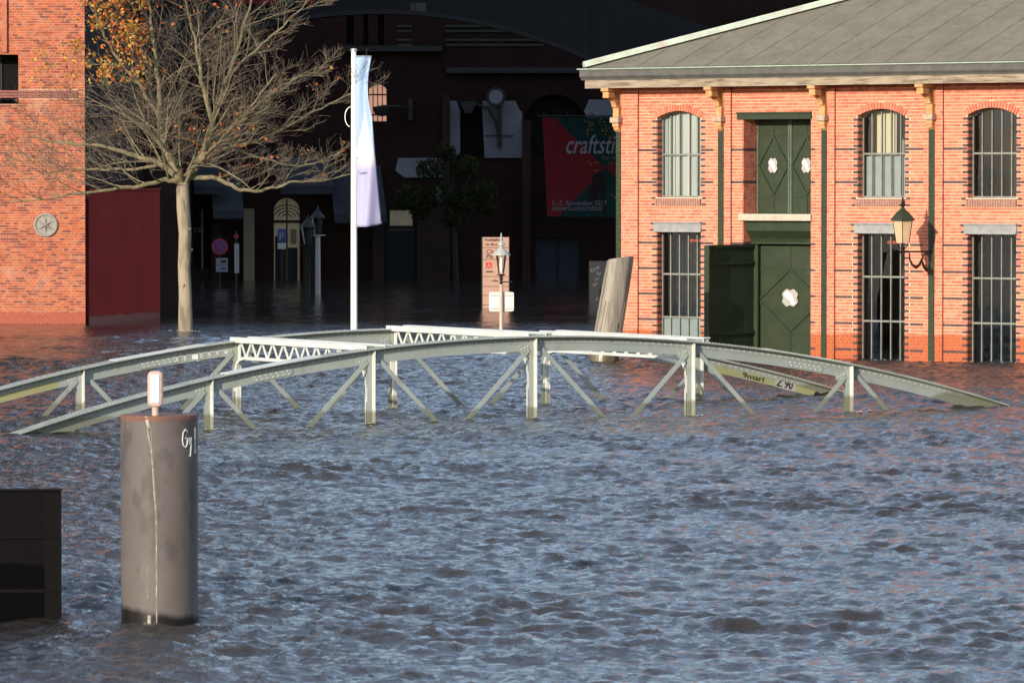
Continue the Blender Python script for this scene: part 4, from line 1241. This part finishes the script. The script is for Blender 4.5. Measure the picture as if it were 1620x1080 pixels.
limb([(330,225),(380,190),(425,150),(465,125),(505,112)], .06, [-.2,.1,.4,.6,.8], 12, .7)
limb([(292,288),(300,262),(320,240),(370,215),(400,190)], .08, [0,.6,1.4,2.4,3.2], 11)
limb([(290,288),(280,262),(255,235),(215,200),(170,165)], .08, [0,.5,1.2,2.0,2.6], 12)
limb([(290,290),(285,265),(270,238),(240,205),(190,175),(140,150)], .075, [0,-.6,-1.3,-2.1,-2.8,-3.3], 13)
limb([(293,290),(310,265),(350,225),(400,170),(440,120)], .08, [0,-.5,-.9,-1.2,-1.5], 12, .7)
limb([(256,190),(225,140),(190,95),(160,40),(150,-20)], .06, [.1,-.2,-.4,-.5,-.6], 12)
limb([(360,125),(400,85),(440,50),(480,10),(500,-30)], .05, [-.4,-.2,0,.2,.3], 10, .8)
limb([(380,240),(430,255),(480,262),(540,240)], .04, [.1,.5,.8,1.0], 9, .55)
limb([(250,262),(200,268),(140,268),(90,270),(30,285)], .05, [-.1,.3,.6,.8,1.0], 11)
limbs.build('limbs', M['limb'], tree, smooth=True)
tag(twigs.build('twigs', M['twig'], tree), kind='stuff')
lv = MB()
def leaf_card(q, p, s, mi):
    a = rv(); b_ = np.cross(a, rv()); b_ /= np.linalg.norm(b_)
    q.add([tuple(p), tuple(p+(a*.5+b_*.33)*s), tuple(p+a*s), tuple(p+(a*.5-b_*.33)*s)], [(0,1,2,3)], mi)
for p in leaf_sites:
    X_ = p[0]/SC+293; Y_ = 523-p[2]/SC
    prob = .012
    if X_ < 235 and Y_ < 130: prob = .95 if Y_ < 80 else .55
    elif Y_ < 18 and X_ < 370: prob = .3
    elif 290 < X_ < 400 and 190 < Y_ < 320: prob = .10
    if rt.random() < prob:
        for k in range(rt.randint(1, 4) if prob > .3 else 1):
            leaf_card(lv, p + rv()*.10, rt.uniform(.09,.15), rt.choice((0,0,1,1,2,2,3)) if prob > .3 else rt.choice((0,1,1)))
tag(lv.build('leaves', [M['leaf%d' % i] for i in range(4)], tree), kind='stuff')

# ------------------------------------------------------------------ post lantern with sign plate seen from behind
lp = spot(793, 530, 135.0)
pl = thing('post_lantern', 'small silver roofed lantern on a pinkish post with a sign plate', 'street lamp', (lp[0], lp[1], 0))
mb = MB(); mb.lathe([(.055,-1.2),(.052,.4),(.045,1.35),(.055,1.37),(.04,1.40)], (0,0,0), 14); mb.build('post', M['pinkpost'], pl, smooth=True)
mb = MB(); mb.lathe([(.03,1.40),(.05,1.45),(.03,1.50),(.055,1.56),(.03,1.62),(.10,1.66),(.11,1.67),(.05,1.68)], (0,0,0), 12)
mb.tube([(-.12,0,1.67),(.12,0,1.67)], .012, 6); mb.tube([(.0,0,1.47),(.30,-.02,1.47)], .018, 6)
mb.build('lamp_neck', M['dim_metal'], pl, smooth=True)
mb = MB(); mb.lathe([(.075,1.685),(.145,2.20)], (0,0,0), 12); mb.build('lamp_glass', M['lampglass'], pl, smooth=True)
mb = MB(); mb.lathe([(.02,1.70),(.045,1.80),(.05,1.95),(.03,2.12),(.02,2.18)], (0,0,0), 10); mb.build('bulb', M['bulb'], pl, smooth=True)
mb = MB(); mb.lathe([(.255,2.20),(.25,2.225),(.12,2.34),(.055,2.42),(.05,2.46),(.11,2.475),(.10,2.50),(.04,2.57),(.03,2.60)], (0,0,0), 18); lr = mb.build('lamp_roof', M['verdigris'], pl, smooth=True)
mb = MB(); mb.lathe([(.03,2.60),(.055,2.65),(.03,2.69),(.018,2.72),(.022,2.75),(.004,2.82)], (0,0,0), 10); mb.build('finial', M['verdigris'], lr, smooth=True)
mb = MB(); mb.prism(rounded(-.335,.345,.66,1.19,.05), lambda a, c, d: (a, d, c), .07, .085); sp_ = mb.build('sign_plate', M['platewhite'], pl)
for z in (.74, 1.10):
    q = MB(); q.box(-.31,.32,.05,.069,z-.016,z+.016); q.build('plate_rail', M['silver'], sp_)

# tall salmon notice totem behind it
ttp = spot(784, 487, 165.0)
tot = thing('notice_totem', 'salmon coloured notice totem of stacked panels behind the small lantern', 'sign', (ttp[0], ttp[1], 0), R(6))
TW = .44
zz = [-1.2, .10, .42, .72, 1.05, 1.62, 2.02, 2.37]
mb = MB(); mb.box(-TW-.03, -TW-.002, -.05, .12, -1.2, 2.38); mb.box(TW+.002, TW+.03, -.05, .12, -1.2, 2.38); mb.box(-TW, TW, .02, .1, -1.2, 2.38); mb.build('frame', M['dim_metal'], tot)
for a, c in zip(zz, zz[1:]):
    q = MB(); q.box(-TW, TW, -.05, .018, a+.008, c-.008); q.build('panel', M['totem'], tot)
def tl(txt, size, x, z, m='ink', w=.002, xs=1): lettering(txt, size, M[m], tot, (x,-.055,z), weight=w, xs=xs)
tl('Holzhafen', .12, -.38, 2.24, xs=1.1); tl('Für SIE mit', .10, -.34, 2.09, xs=1.0)
tl('Cit', .20, -.32, 1.82, w=0); tl('Pla', .20, -.32, 1.66, w=0)
q = MB(); q.prism(rounded(-.33,-.13,1.33,1.52,.02), lambda a, c, d: (a, d, c), -.058, -.051); q.build('red_emblem', M['redlogo'], tot)
q = MB(); q.add([(-.30,-.060,1.35),(-.255,-.060,1.35),(-.222,-.060,1.45),(-.238,-.060,1.49)], [(0,1,2,3)]); q.add([(-.222,-.060,1.49),(-.238,-.0605,1.45),(-.20,-.060,1.35),(-.155,-.060,1.35)], [(0,1,2,3)])
q.build('emblem_letter', M['totem'], tot)
tl('Adobe', .085, -.32, 1.19, w=.003); tl('> Büro', .09, -.16, .88)

# ------------------------------------------------------------------ the dark warehouse at the back of the square
BY = 212.0; BS = BY/FPX
def bk(px, py=None):
    return (px-810)*BS if py is None else ((px-810)*BS, EYE-(py-HORIZON)*BS)
back = thing('rear_warehouse', 'brick warehouse in deep shade at the back of the flooded square', 'building', (0, BY, 0))
def rect(x0, x1, y0, y1, d=.35, **k): return dict(u0=bk(x0), u1=bk(x1), v0=bk(0,y1)[1], v1=bk(0,y0)[1], d=d, **k)
def arched(x0, x1, ys, yb, rise, d=.35): return dict(u0=bk(x0), u1=bk(x1), v0=bk(0,yb)[1], vs=bk(0,ys)[1], rise=rise, d=d)
o_fan = arched(433,474,330,470,.45); o_d2 = arched(613,658,335,470,.35); o_w1 = rect(306,333,330,425)
o_gate = rect(846,920,376,470); o_glow = arched(583,612,143,192,.25); o_archA = arched(830,926,185,250,.95,.8); o_archB = arched(729,763,178,250,.3,.6)
o_n1 = rect(548,560,22,70); o_n2 = rect(575,583,22,72); o_n3 = rect(598,608,22,72)
BO = [o_fan, o_d2, o_w1, o_gate, o_glow, o_archA, o_archB, o_n1, o_n2, o_n3]
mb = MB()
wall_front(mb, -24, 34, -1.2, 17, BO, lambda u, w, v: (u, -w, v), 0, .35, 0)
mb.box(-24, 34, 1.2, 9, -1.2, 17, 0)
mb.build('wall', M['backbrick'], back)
def fill(op, name, m, y=.3):
    q = MB(); t = op.get('v1', op.get('vs', 0) + op.get('rise', 0)); q.box(op['u0']-.02, op['u1']+.02, y, y+.04, op['v0'], t); return q.build(name, m, back)
M['windowglow'] = mat('reflection_glow_window', (.5,.32,.22), .6, emit=((1.0,.50,.33), .34))  # glow stands for sunlit brick mirrored in the pane
M['creamglow'] = mat('glowing_cream_fanlight', (.248,.2232,.1488), .6, (.1364,.124,.0868), 1.5, emit=((1.0,.85,.52), .035))  # cream panes given a faint glow of their own
fd = fill(o_fan, 'fanlight_door', M['creamglow'])
u0, u1 = o_fan['u0'], o_fan['u1']; uc = (u0+u1)/2
for k in range(4):
    rr = .18+.13*k; q = MB()
    pts = [(uc+rr*math.cos(t)*1.25, .27, o_fan['vs']-.42+rr*math.sin(t)) for t in np.linspace(.25, math.pi-.25, 9)]
    q.tube(pts, .022, 5); q.build('fanlight_bar', M['timber_dark'], fd)
q = MB(); q.box(uc-.03, uc+.03, .24, .299, -1, o_fan['vs']+.4); q.box(u0, u1, .23, .298, o_fan['vs']-.62, o_fan['vs']-.50); q.box(u0+.05, uc-.04, .26, .297, .0, 1.9); q.box(uc+.04, u1-.1, .26, .297, -1, 1.4); q.build('door_leaf', M['timber_dark'], fd)
q = MB(); q.box(uc+.16, u1-.16, .235, .258, 1.55, 2.2); q.build('notice', M['cream'], fd)
fill(o_d2, 'side_door', M['timber_dark'])
q = MB(); q.box(o_d2['u0']+.1, o_d2['u1']-.15, .25, .299, 2.35, 3.0); q.build('door_light', M['creamglow'], back)
q = MB(); q.box(o_d2['u0']+.05, o_d2['u1']-.05, .2, .29, 2.12, 2.2); q.build('door_rail', M['darkpillar'], back)
w1 = fill(o_w1, 'shop_window', M['shade'])
q = MB(); um = (o_w1['u0']+o_w1['u1'])/2; q.box(um-.035, um+.035, .24, .299, o_w1['v0'], o_w1['v1']); q.build('window_bar', M['signwhite'], w1)
q = MB(); q.box(o_w1['u0']-.1, o_w1['u1']+.1, -.12, .2, o_w1['v0']-.12, o_w1['v0']); q.build('window_sill', M['plaster'], w1)
lettering('CIR', .30, M['signwhite'], back, (o_w1['u0']-.02, .28, 2.05))
gt = fill(o_gate, 'blue_gate', M['gate'])
for f_ in (.02, .5, .98):
    q = MB(); u = o_gate['u0'] + (o_gate['u1']-o_gate['u0'])*f_; q.box(u-.04, u+.04, .24, .299, -1, o_gate['v1']); q.build('gate_post', M['timber_dark'], gt)
lw = fill(o_glow, 'glowing_window', M['windowglow'])
for u in np.linspace(o_glow['u0'], o_glow['u1'], 5):
    q = MB(); q.box(u-.02, u+.02, .22, .299, o_glow['v0'], o_glow['vs']+.3); q.build('window_bar', M['timber_dark'], lw)
for z in (bk(0,150)[1], bk(0,182)[1]):
    q = MB(); q.box(o_glow['u0'], o_glow['u1'], .22, .298, z-.03, z+.03); q.build('window_bar', M['timber_dark'], lw)
for o_ in (o_n1, o_n2, o_n3, o_archA, o_archB): fill(o_, 'dark_opening', M['shade'], min(o_['d'], .5))  # black sheets stand for the unlit depth of these openings
def white_panel(pts, name='plaster_field'):
    q = MB(); q.prism([bk(x, y) for x, y in pts], lambda a, c, d: (a, d, c), -.10, -.005); return q.build(name, M['plaster'], back)
white_panel([(711,160),(722,160),(728,176),(728,246),(712,246)])
pn = white_panel([(764,160),(815,160),(823,176),(826,177),(826,250),(767,250),(763,177)])
q = MB(); a = bk(767,215); q.box(a[0], bk(812), -.14, -.101, a[1]-.03, a[1]+.03); q.build('ledge', M['darkpillar'], pn)
white_panel([(932,158),(990,158),(990,186),(928,186),(924,176)])
white_panel([(630,250),(702,250),(702,280),(640,281),(626,270)])
white_panel([(690,294),(718,294),(718,346),(700,346),(690,320)])
for x0, x1, y in ((706,1010,112), (540,700,78)):
    q = MB(); a = bk(x0, y); q.box(a[0], bk(x1), -.30, -.005, a[1]-.12, a[1]+.12); q.build('cornice', M['dim_metal'], back)
for y in (42, 50, 64, 72):
    a = bk(628, y)
    for xa, xb in ((628,652), (705,860)):
        q = MB(); q.box(bk(xa), bk(xb), -.05, -.005, a[1]-.04, a[1]+.04); q.build('glazed_course', M['green'], back)
for x0, x1, y0 in ((386,403,330), (480,500,345), (590,608,300), (660,700,330), (700,712,150), (826,840,190), (335,352,320)):
    q = MB(); q.box(bk(x0), bk(x1), -.35, -.006, -1.2, bk(0,y0)[1]); q.build('pier', M['cream'] if x0 == 386 else M['backbrick2'], back)
q = MB(); q.box(bk(270), bk(352), -.20, -.007, -1.2, bk(0,425)[1]); q.build('plinth', M['backbrick2'], back)
for x0, x1, yt, yb in ((330,378,262,338), (436,520,250,300), (520,602,262,345), (300,345,240,300)):
    q = MB(); t = bk(x0, yt); bb = bk(x1, yb)
    q.add([(t[0],-.1,t[1]),(bb[0],-.1,t[1]),(bb[0]+.3,-1.6,bb[1]+.15),(t[0]+.3,-1.6,bb[1]+.15),(t[0],-.1,t[1]-.06),(bb[0],-.1,t[1]-.06),(bb[0]+.3,-1.6,bb[1]+.09),(t[0]+.3,-1.6,bb[1]+.09),(t[0]+.3,-1.6,bb[1]-.2),(bb[0]+.3,-1.6,bb[1]-.2)],
          [(0,3,2,1),(4,5,6,7),(3,8,9,2),(0,4,7,3),(1,2,6,5)])
    q.build('awning', M['awning'], back)
# lower brown frontage on the left of the square, round the door with the fanlight
q = MB(); q.box(bk(250), bk(306), -2.2, -.4, -1.2, 5.2); q.build('porch', M['backbrick2'], back)
# iron wall lamps
def wall_lamp(name, label, x, y, Yd, parent=None):
    p = spot(x, y, Yd)
    t = thing(name, label, 'lamp', (p[0], BY-.02, p[2]))
    return t
cl_ = wall_lamp('bracket_clock', 'dark iron bracket with a round pale dial on the shaded warehouse', 790, 200, BY)
q = MB(); q.box(-.10, .10, -.35, -.10, -.9, 1.5); q.tube([(0,-.3,-.4),(-.15,-.4,.2),(-.45,-.5,.75),(-.9,-.5,.9),(-1.7,-.5,.95)], [.09,.08,.07,.06,.05], 7); q.build('bracket_arm', M['dim_metal'], cl_)
q = MB(); q.tube([(-.15,-.55,1.25),(-.15,-.25,1.25)], .42, 20); dial = q.build('case', M['dim_metal'], cl_)
q = MB(); q.tube([(-.15,-.58,1.25),(-.15,-.555,1.25)], .30, 20); q.build('dial', M['plaster'], dial)
q = MB(); q.prism([(-1.45,.55),(-1.2,.55),(-.95,1.05),(-1.7,1.05)], lambda a, c, d: (a, d, c), -.75, -.3); q.build('flood_lamp', M['dim_metal'], cl_)
wl2 = wall_lamp('bell_lamp', 'dark bell shaped lamp on an arm before the glowing warehouse window', 600, 172, BY)
q = MB(); q.lathe([(.05,-.35),(.30,-.30),(.38,-.05),(.40,.05),(.05,.12)], (.15,-.9,0), 14); q.build('shade', M['dim_metal'], wl2)
q = MB(); q.tube([(.15,-.9,.10),(.9,-.7,.06),(1.35,-.02,.02)], .05, 6); q.build('arm', M['dim_metal'], wl2)
q = MB(); q.box(1.25,1.45,-.15,.01,-.5,.4); q.build('wall_plate', M['dim_metal'], wl2)

# banner with the fair's lettering
bY = 205.0
p0 = spot(858, 186, bY)
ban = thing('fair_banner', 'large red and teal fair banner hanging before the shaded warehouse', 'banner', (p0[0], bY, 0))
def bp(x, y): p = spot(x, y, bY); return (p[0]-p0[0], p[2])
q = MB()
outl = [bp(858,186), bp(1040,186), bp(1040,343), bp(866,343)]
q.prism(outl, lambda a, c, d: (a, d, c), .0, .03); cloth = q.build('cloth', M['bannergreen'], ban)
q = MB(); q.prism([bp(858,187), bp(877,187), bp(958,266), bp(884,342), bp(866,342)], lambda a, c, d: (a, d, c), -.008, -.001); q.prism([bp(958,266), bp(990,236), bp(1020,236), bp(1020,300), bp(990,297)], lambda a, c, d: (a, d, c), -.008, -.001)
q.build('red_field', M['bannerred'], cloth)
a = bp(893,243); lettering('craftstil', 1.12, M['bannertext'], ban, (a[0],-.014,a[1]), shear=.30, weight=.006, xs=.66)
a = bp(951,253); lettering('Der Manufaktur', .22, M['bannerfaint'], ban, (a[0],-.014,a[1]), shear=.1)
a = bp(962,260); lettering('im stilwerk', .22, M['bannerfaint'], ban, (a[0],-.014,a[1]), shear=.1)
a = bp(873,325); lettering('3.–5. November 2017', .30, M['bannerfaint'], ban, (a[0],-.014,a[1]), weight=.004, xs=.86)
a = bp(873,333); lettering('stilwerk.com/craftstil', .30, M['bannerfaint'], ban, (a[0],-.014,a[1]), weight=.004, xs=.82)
for i in range(46):
    x, y = rt.choice(((935,200),(960,205),(972,215),(950,198),(975,312),(980,240),(942,262)))
    a = bp(x+rt.gauss(0,5), y+rt.gauss(0,5)); q = MB(); q.prism([(a[0]-.05,a[1]),(a[0],a[1]-.04),(a[0]+.06,a[1]),(a[0]+.02,a[1]+.05)], lambda u, c, d: (u, d, c), -.010-.0003*i, -.009); q.build('printed_petal', M['yellow'], cloth)
q = MB(); q.prism([bp(940,276), bp(951,270), bp(957,280), bp(944,318), bp(930,318), bp(931,300)], lambda u, c, d: (u, d, c), -.013, -.009); q.prism([bp(952,272), bp(956,272), bp(957,300), bp(960,342), bp(956,342), bp(952,305)], lambda u, c, d: (u, d, c), -.0135, -.009); q.build('printed_flower', M['ink'], cloth)
q = MB(); q.tube([(bp(850,184)[0],.05,bp(0,184)[1]), (bp(1040,184)[0],.05,bp(0,184)[1])], .04, 6); q.build('hanging_rail', M['dim_metal'], ban)
for x in (862, 900, 940, 980):
    q = MB(); a = bp(x,184); q.tube([(a[0],.05,a[1]), (a[0],6.99,a[1]+.25)], .02, 5); q.build('stay_cable', M['dim_metal'], ban)

# arched footbridge high across the background
oY = 199.0
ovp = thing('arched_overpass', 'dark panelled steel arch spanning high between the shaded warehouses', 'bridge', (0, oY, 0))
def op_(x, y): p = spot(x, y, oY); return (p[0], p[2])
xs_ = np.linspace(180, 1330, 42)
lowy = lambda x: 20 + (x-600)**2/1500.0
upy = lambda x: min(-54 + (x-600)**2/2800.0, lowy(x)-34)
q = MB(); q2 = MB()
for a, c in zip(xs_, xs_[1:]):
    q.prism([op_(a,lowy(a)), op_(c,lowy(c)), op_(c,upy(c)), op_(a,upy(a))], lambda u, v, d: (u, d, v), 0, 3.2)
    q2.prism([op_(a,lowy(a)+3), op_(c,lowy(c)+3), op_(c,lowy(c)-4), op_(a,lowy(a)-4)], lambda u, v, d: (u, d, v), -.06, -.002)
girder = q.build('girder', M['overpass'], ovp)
q2.build('bottom_flange', M['overpass2'], girder)
for x in xs_[::1]:
    q = MB(); a = op_(x-.7,lowy(x)-5); c = op_(x+.7,upy(x)); q.box(a[0], c[0], -.04, -.001, a[1], c[1]); q.build('panel_rib', M['overpass2'], girder)
q = MB(); a = op_(650,20); c = op_(674,6); q.box(a[0], c[0], -.02, -.001, a[1], c[1]); q.build('pale_panel', M['plaster' if False else 'darkpillar'], girder)
for x in (198, 1310):
    q = MB(); a = op_(x, 300); q.box(a[0]-.5, a[0]+.5, .2, 3.0, -1.2, op_(x,lowy(x))[1]+.2); q.build('support_pier', M['backbrick2'], ovp)
rb = thing('red_hoarding', 'long red and green board fixed under the dark steel arch', 'board', (0, oY, 0))
q = MB(); a = op_(366,8); c = op_(500,-14); q.box(a[0], c[0], -.16, -.08, a[1], c[1]); q.build('board', M['bannerred'], rb)
q = MB(); a = op_(440,9); c = op_(478,-14); q.box(a[0], c[0], -.18, -.161, a[1], c[1]); q.build('green_stripe', M['bannergreen'], rb)
q = MB(); a = op_(366,-10); q.box(op_(380,0)[0], op_(384,0)[0], -.081, .02, a[1]-.2, a[1]+.3); q.box(op_(480,0)[0], op_(484,0)[0], -.081, .02, a[1]-.2, a[1]+.3); q.build('fixing', M['dim_metal'], rb)

# street signs and lamps in the shade
def sign_post(name, label, x, ybase, ytop, Yd, group=None):
    p = spot(x, ybase, Yd); t = thing(name, label, 'sign', (p[0], Yd, 0))
    q = MB(); q.lathe([(.035,-1.2),(.035,EYE-(ytop-HORIZON)*Yd/FPX)], (0,0,0), 10); q.build('pole', M['dim_metal'], t)
    return t, lambda y: EYE-(y-HORIZON)*Yd/FPX
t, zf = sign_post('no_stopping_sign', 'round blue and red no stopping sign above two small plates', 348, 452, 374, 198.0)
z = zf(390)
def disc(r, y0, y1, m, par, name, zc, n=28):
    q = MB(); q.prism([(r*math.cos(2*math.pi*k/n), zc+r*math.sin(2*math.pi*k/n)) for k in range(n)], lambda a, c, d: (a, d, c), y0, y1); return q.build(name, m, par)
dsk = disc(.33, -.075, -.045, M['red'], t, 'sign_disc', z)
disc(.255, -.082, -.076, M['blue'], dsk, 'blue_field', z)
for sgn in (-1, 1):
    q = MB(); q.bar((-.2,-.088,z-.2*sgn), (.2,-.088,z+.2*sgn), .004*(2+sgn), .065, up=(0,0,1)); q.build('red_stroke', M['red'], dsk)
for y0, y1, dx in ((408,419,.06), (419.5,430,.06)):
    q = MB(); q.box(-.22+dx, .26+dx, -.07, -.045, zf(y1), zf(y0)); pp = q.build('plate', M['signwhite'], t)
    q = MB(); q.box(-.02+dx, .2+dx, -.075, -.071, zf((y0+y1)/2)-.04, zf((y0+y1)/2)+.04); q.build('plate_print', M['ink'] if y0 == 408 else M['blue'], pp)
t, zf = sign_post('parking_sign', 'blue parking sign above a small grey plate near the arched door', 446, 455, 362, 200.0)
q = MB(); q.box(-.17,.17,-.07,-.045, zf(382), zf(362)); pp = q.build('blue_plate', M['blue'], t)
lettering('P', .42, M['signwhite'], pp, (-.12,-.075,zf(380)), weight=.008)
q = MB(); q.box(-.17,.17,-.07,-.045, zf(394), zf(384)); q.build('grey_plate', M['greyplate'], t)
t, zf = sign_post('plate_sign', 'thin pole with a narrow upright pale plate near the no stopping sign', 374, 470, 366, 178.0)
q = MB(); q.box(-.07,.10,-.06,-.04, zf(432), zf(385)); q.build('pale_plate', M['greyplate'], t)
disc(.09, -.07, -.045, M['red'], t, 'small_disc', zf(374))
def street_lamp(label, x, ybase, Yd, ytop, m, hs=1.0):
    p = spot(x, ybase, Yd); t = thing('square_lantern', label, 'street lamp', (p[0], Yd, 0)); z1 = EYE-(ytop-HORIZON)*Yd/FPX
    q = MB(); q.lathe([(.11*hs,-1.2),(.10*hs,.3),(.09*hs,z1-1.0),(.13*hs,z1-.96),(.05,z1-.9)], (0,0,0), 12); q.build('post', m, t, smooth=True)
    q = MB(); q.lathe([(.13,z1-.9),(.24,z1-.3)], (0,0,0), 8); q.build('lamp_glass', M['glassdim'], t)
    q = MB(); q.lathe([(.30,z1-.3),(.28,z1-.26),(.13,z1-.1),(.05,z1),(.02,z1+.15)], (0,0,0), 12); q.build('lamp_roof', M['dim_metal'], t, smooth=True)
    q = MB(); q.tube([(-.28,0,z1-.95),(.28,0,z1-.95)], .03, 6); q.build('ladder_bar', m, t)
street_lamp('lantern on a pale post with ladder bar beside the white flagpole', 503, 466, 184.0, 332, M['greyplate'])  # white post coloured grey to stand for the shade
street_lamp('lantern on a thin dark post standing close to a paler one', 487, 478, 176.0, 346, M['dim_metal'], .7)

# graffiti covered cabinet behind the timber pile
gp = spot(951, 478, 172.0)
cab = thing('utility_cabinet', 'dark cabinet covered in white scribbles behind the timber pile', 'cabinet', (gp[0], gp[1], 0))
mb = MB(); mb.box(-.42,.46,0,.6,-1.2,1.45); mb.build('case', M['dim_metal'], cab, bevel=.02)
for i in range(12):
    q = MB(); x, z = rt.uniform(-.3,.3), rt.uniform(.1,1.3)
    q.tube([(x+.07*math.sin(t_*3+i), -.008, z+.06*math.cos(t_*4+i*.7)) for t_ in np.linspace(0,2.2,9)], .012, 4); q.build('scribble', M['plaster'], cab)

# small evergreen tree in the shade
gt_ = spot(722, 465, 186.0)
gtree = thing('shade_tree', 'small dark leafy tree standing before the shaded warehouse', 'tree', (gt_[0], gt_[1], 0))
S2 = 186.0/FPX
def gpnt(x, y, dy=0): return np.array(((x-722)*S2, dy, EYE-(y-HORIZON)*S2))
mb = MB(); mb.tube([gpnt(722,520), gpnt(722,440), gpnt(720,380), gpnt(716,330), gpnt(712,290)], [.10,.09,.08,.07,.05], 8)
for x, y in ((650,300),(680,250),(715,235),(750,265),(770,300),(690,320)): mb.tube([gpnt(718,345), gpnt((718+x)/2,(330+y)/2), gpnt(x,y)], [.05,.035,.015], 6)
mb.build('trunk', M['timber_dark'], gtree)
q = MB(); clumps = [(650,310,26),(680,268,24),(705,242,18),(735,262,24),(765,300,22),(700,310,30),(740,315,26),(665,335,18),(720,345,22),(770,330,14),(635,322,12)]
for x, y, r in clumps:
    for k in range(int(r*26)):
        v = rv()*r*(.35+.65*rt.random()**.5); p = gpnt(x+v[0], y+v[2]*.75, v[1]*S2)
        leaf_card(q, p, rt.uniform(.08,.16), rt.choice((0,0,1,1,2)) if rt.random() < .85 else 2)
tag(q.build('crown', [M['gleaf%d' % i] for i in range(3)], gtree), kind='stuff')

# ------------------------------------------------------------------ flecks of foam where the flood breaks against things
M['foam'] = mat('dirty_foam', (.55,.52,.46), .9)
rf_ = random.Random(21)
q = MB()
def froth(x, y, rx, ry, n, size=.05):
    for i in range(n):
        a = rf_.uniform(0, 6.283); k = rf_.random()**.5
        X = np.array([x + rx*k*math.cos(a)]); Y = np.array([y + ry*k*math.sin(a)])
        wx, wy, wz = [float(t[0]) for t in surface(X, Y)]
        m_ = 7; sz = size*rf_.uniform(.4,1.3)
        q.add([(wx+sz*rf_.uniform(.6,1.2)*math.cos(t), wy+sz*rf_.uniform(.7,2.2)*math.sin(t), wz+.006) for t in [2*math.pi*j/m_ for j in range(m_)]] + [(wx, wy, wz+.012+.1*sz)], [(j, (j+1) % m_, m_) for j in range(m_)])
froth(fp[0]+.15, fp[1]-.6, .5, 1.1, 40, .07)
for s_ in VS:
    for yy in (0, BW_):
        froth(-2.45+.866*s_-.5*yy+.1, 85.5+.5*s_+.866*yy-.25, .3, .3, 6, .03)
for u in np.arange(0, 12, .45):
    froth(2.731+.7986*u-.6*.15+rf_.uniform(-.1,.1), 121.54-.6018*u-.8*.2, .3, .25, 2, .045)
froth(tb[0], tb[1]-.5, .5, .5, 10, .05)
tag(q.build('foam', M['foam']), kind='stuff')
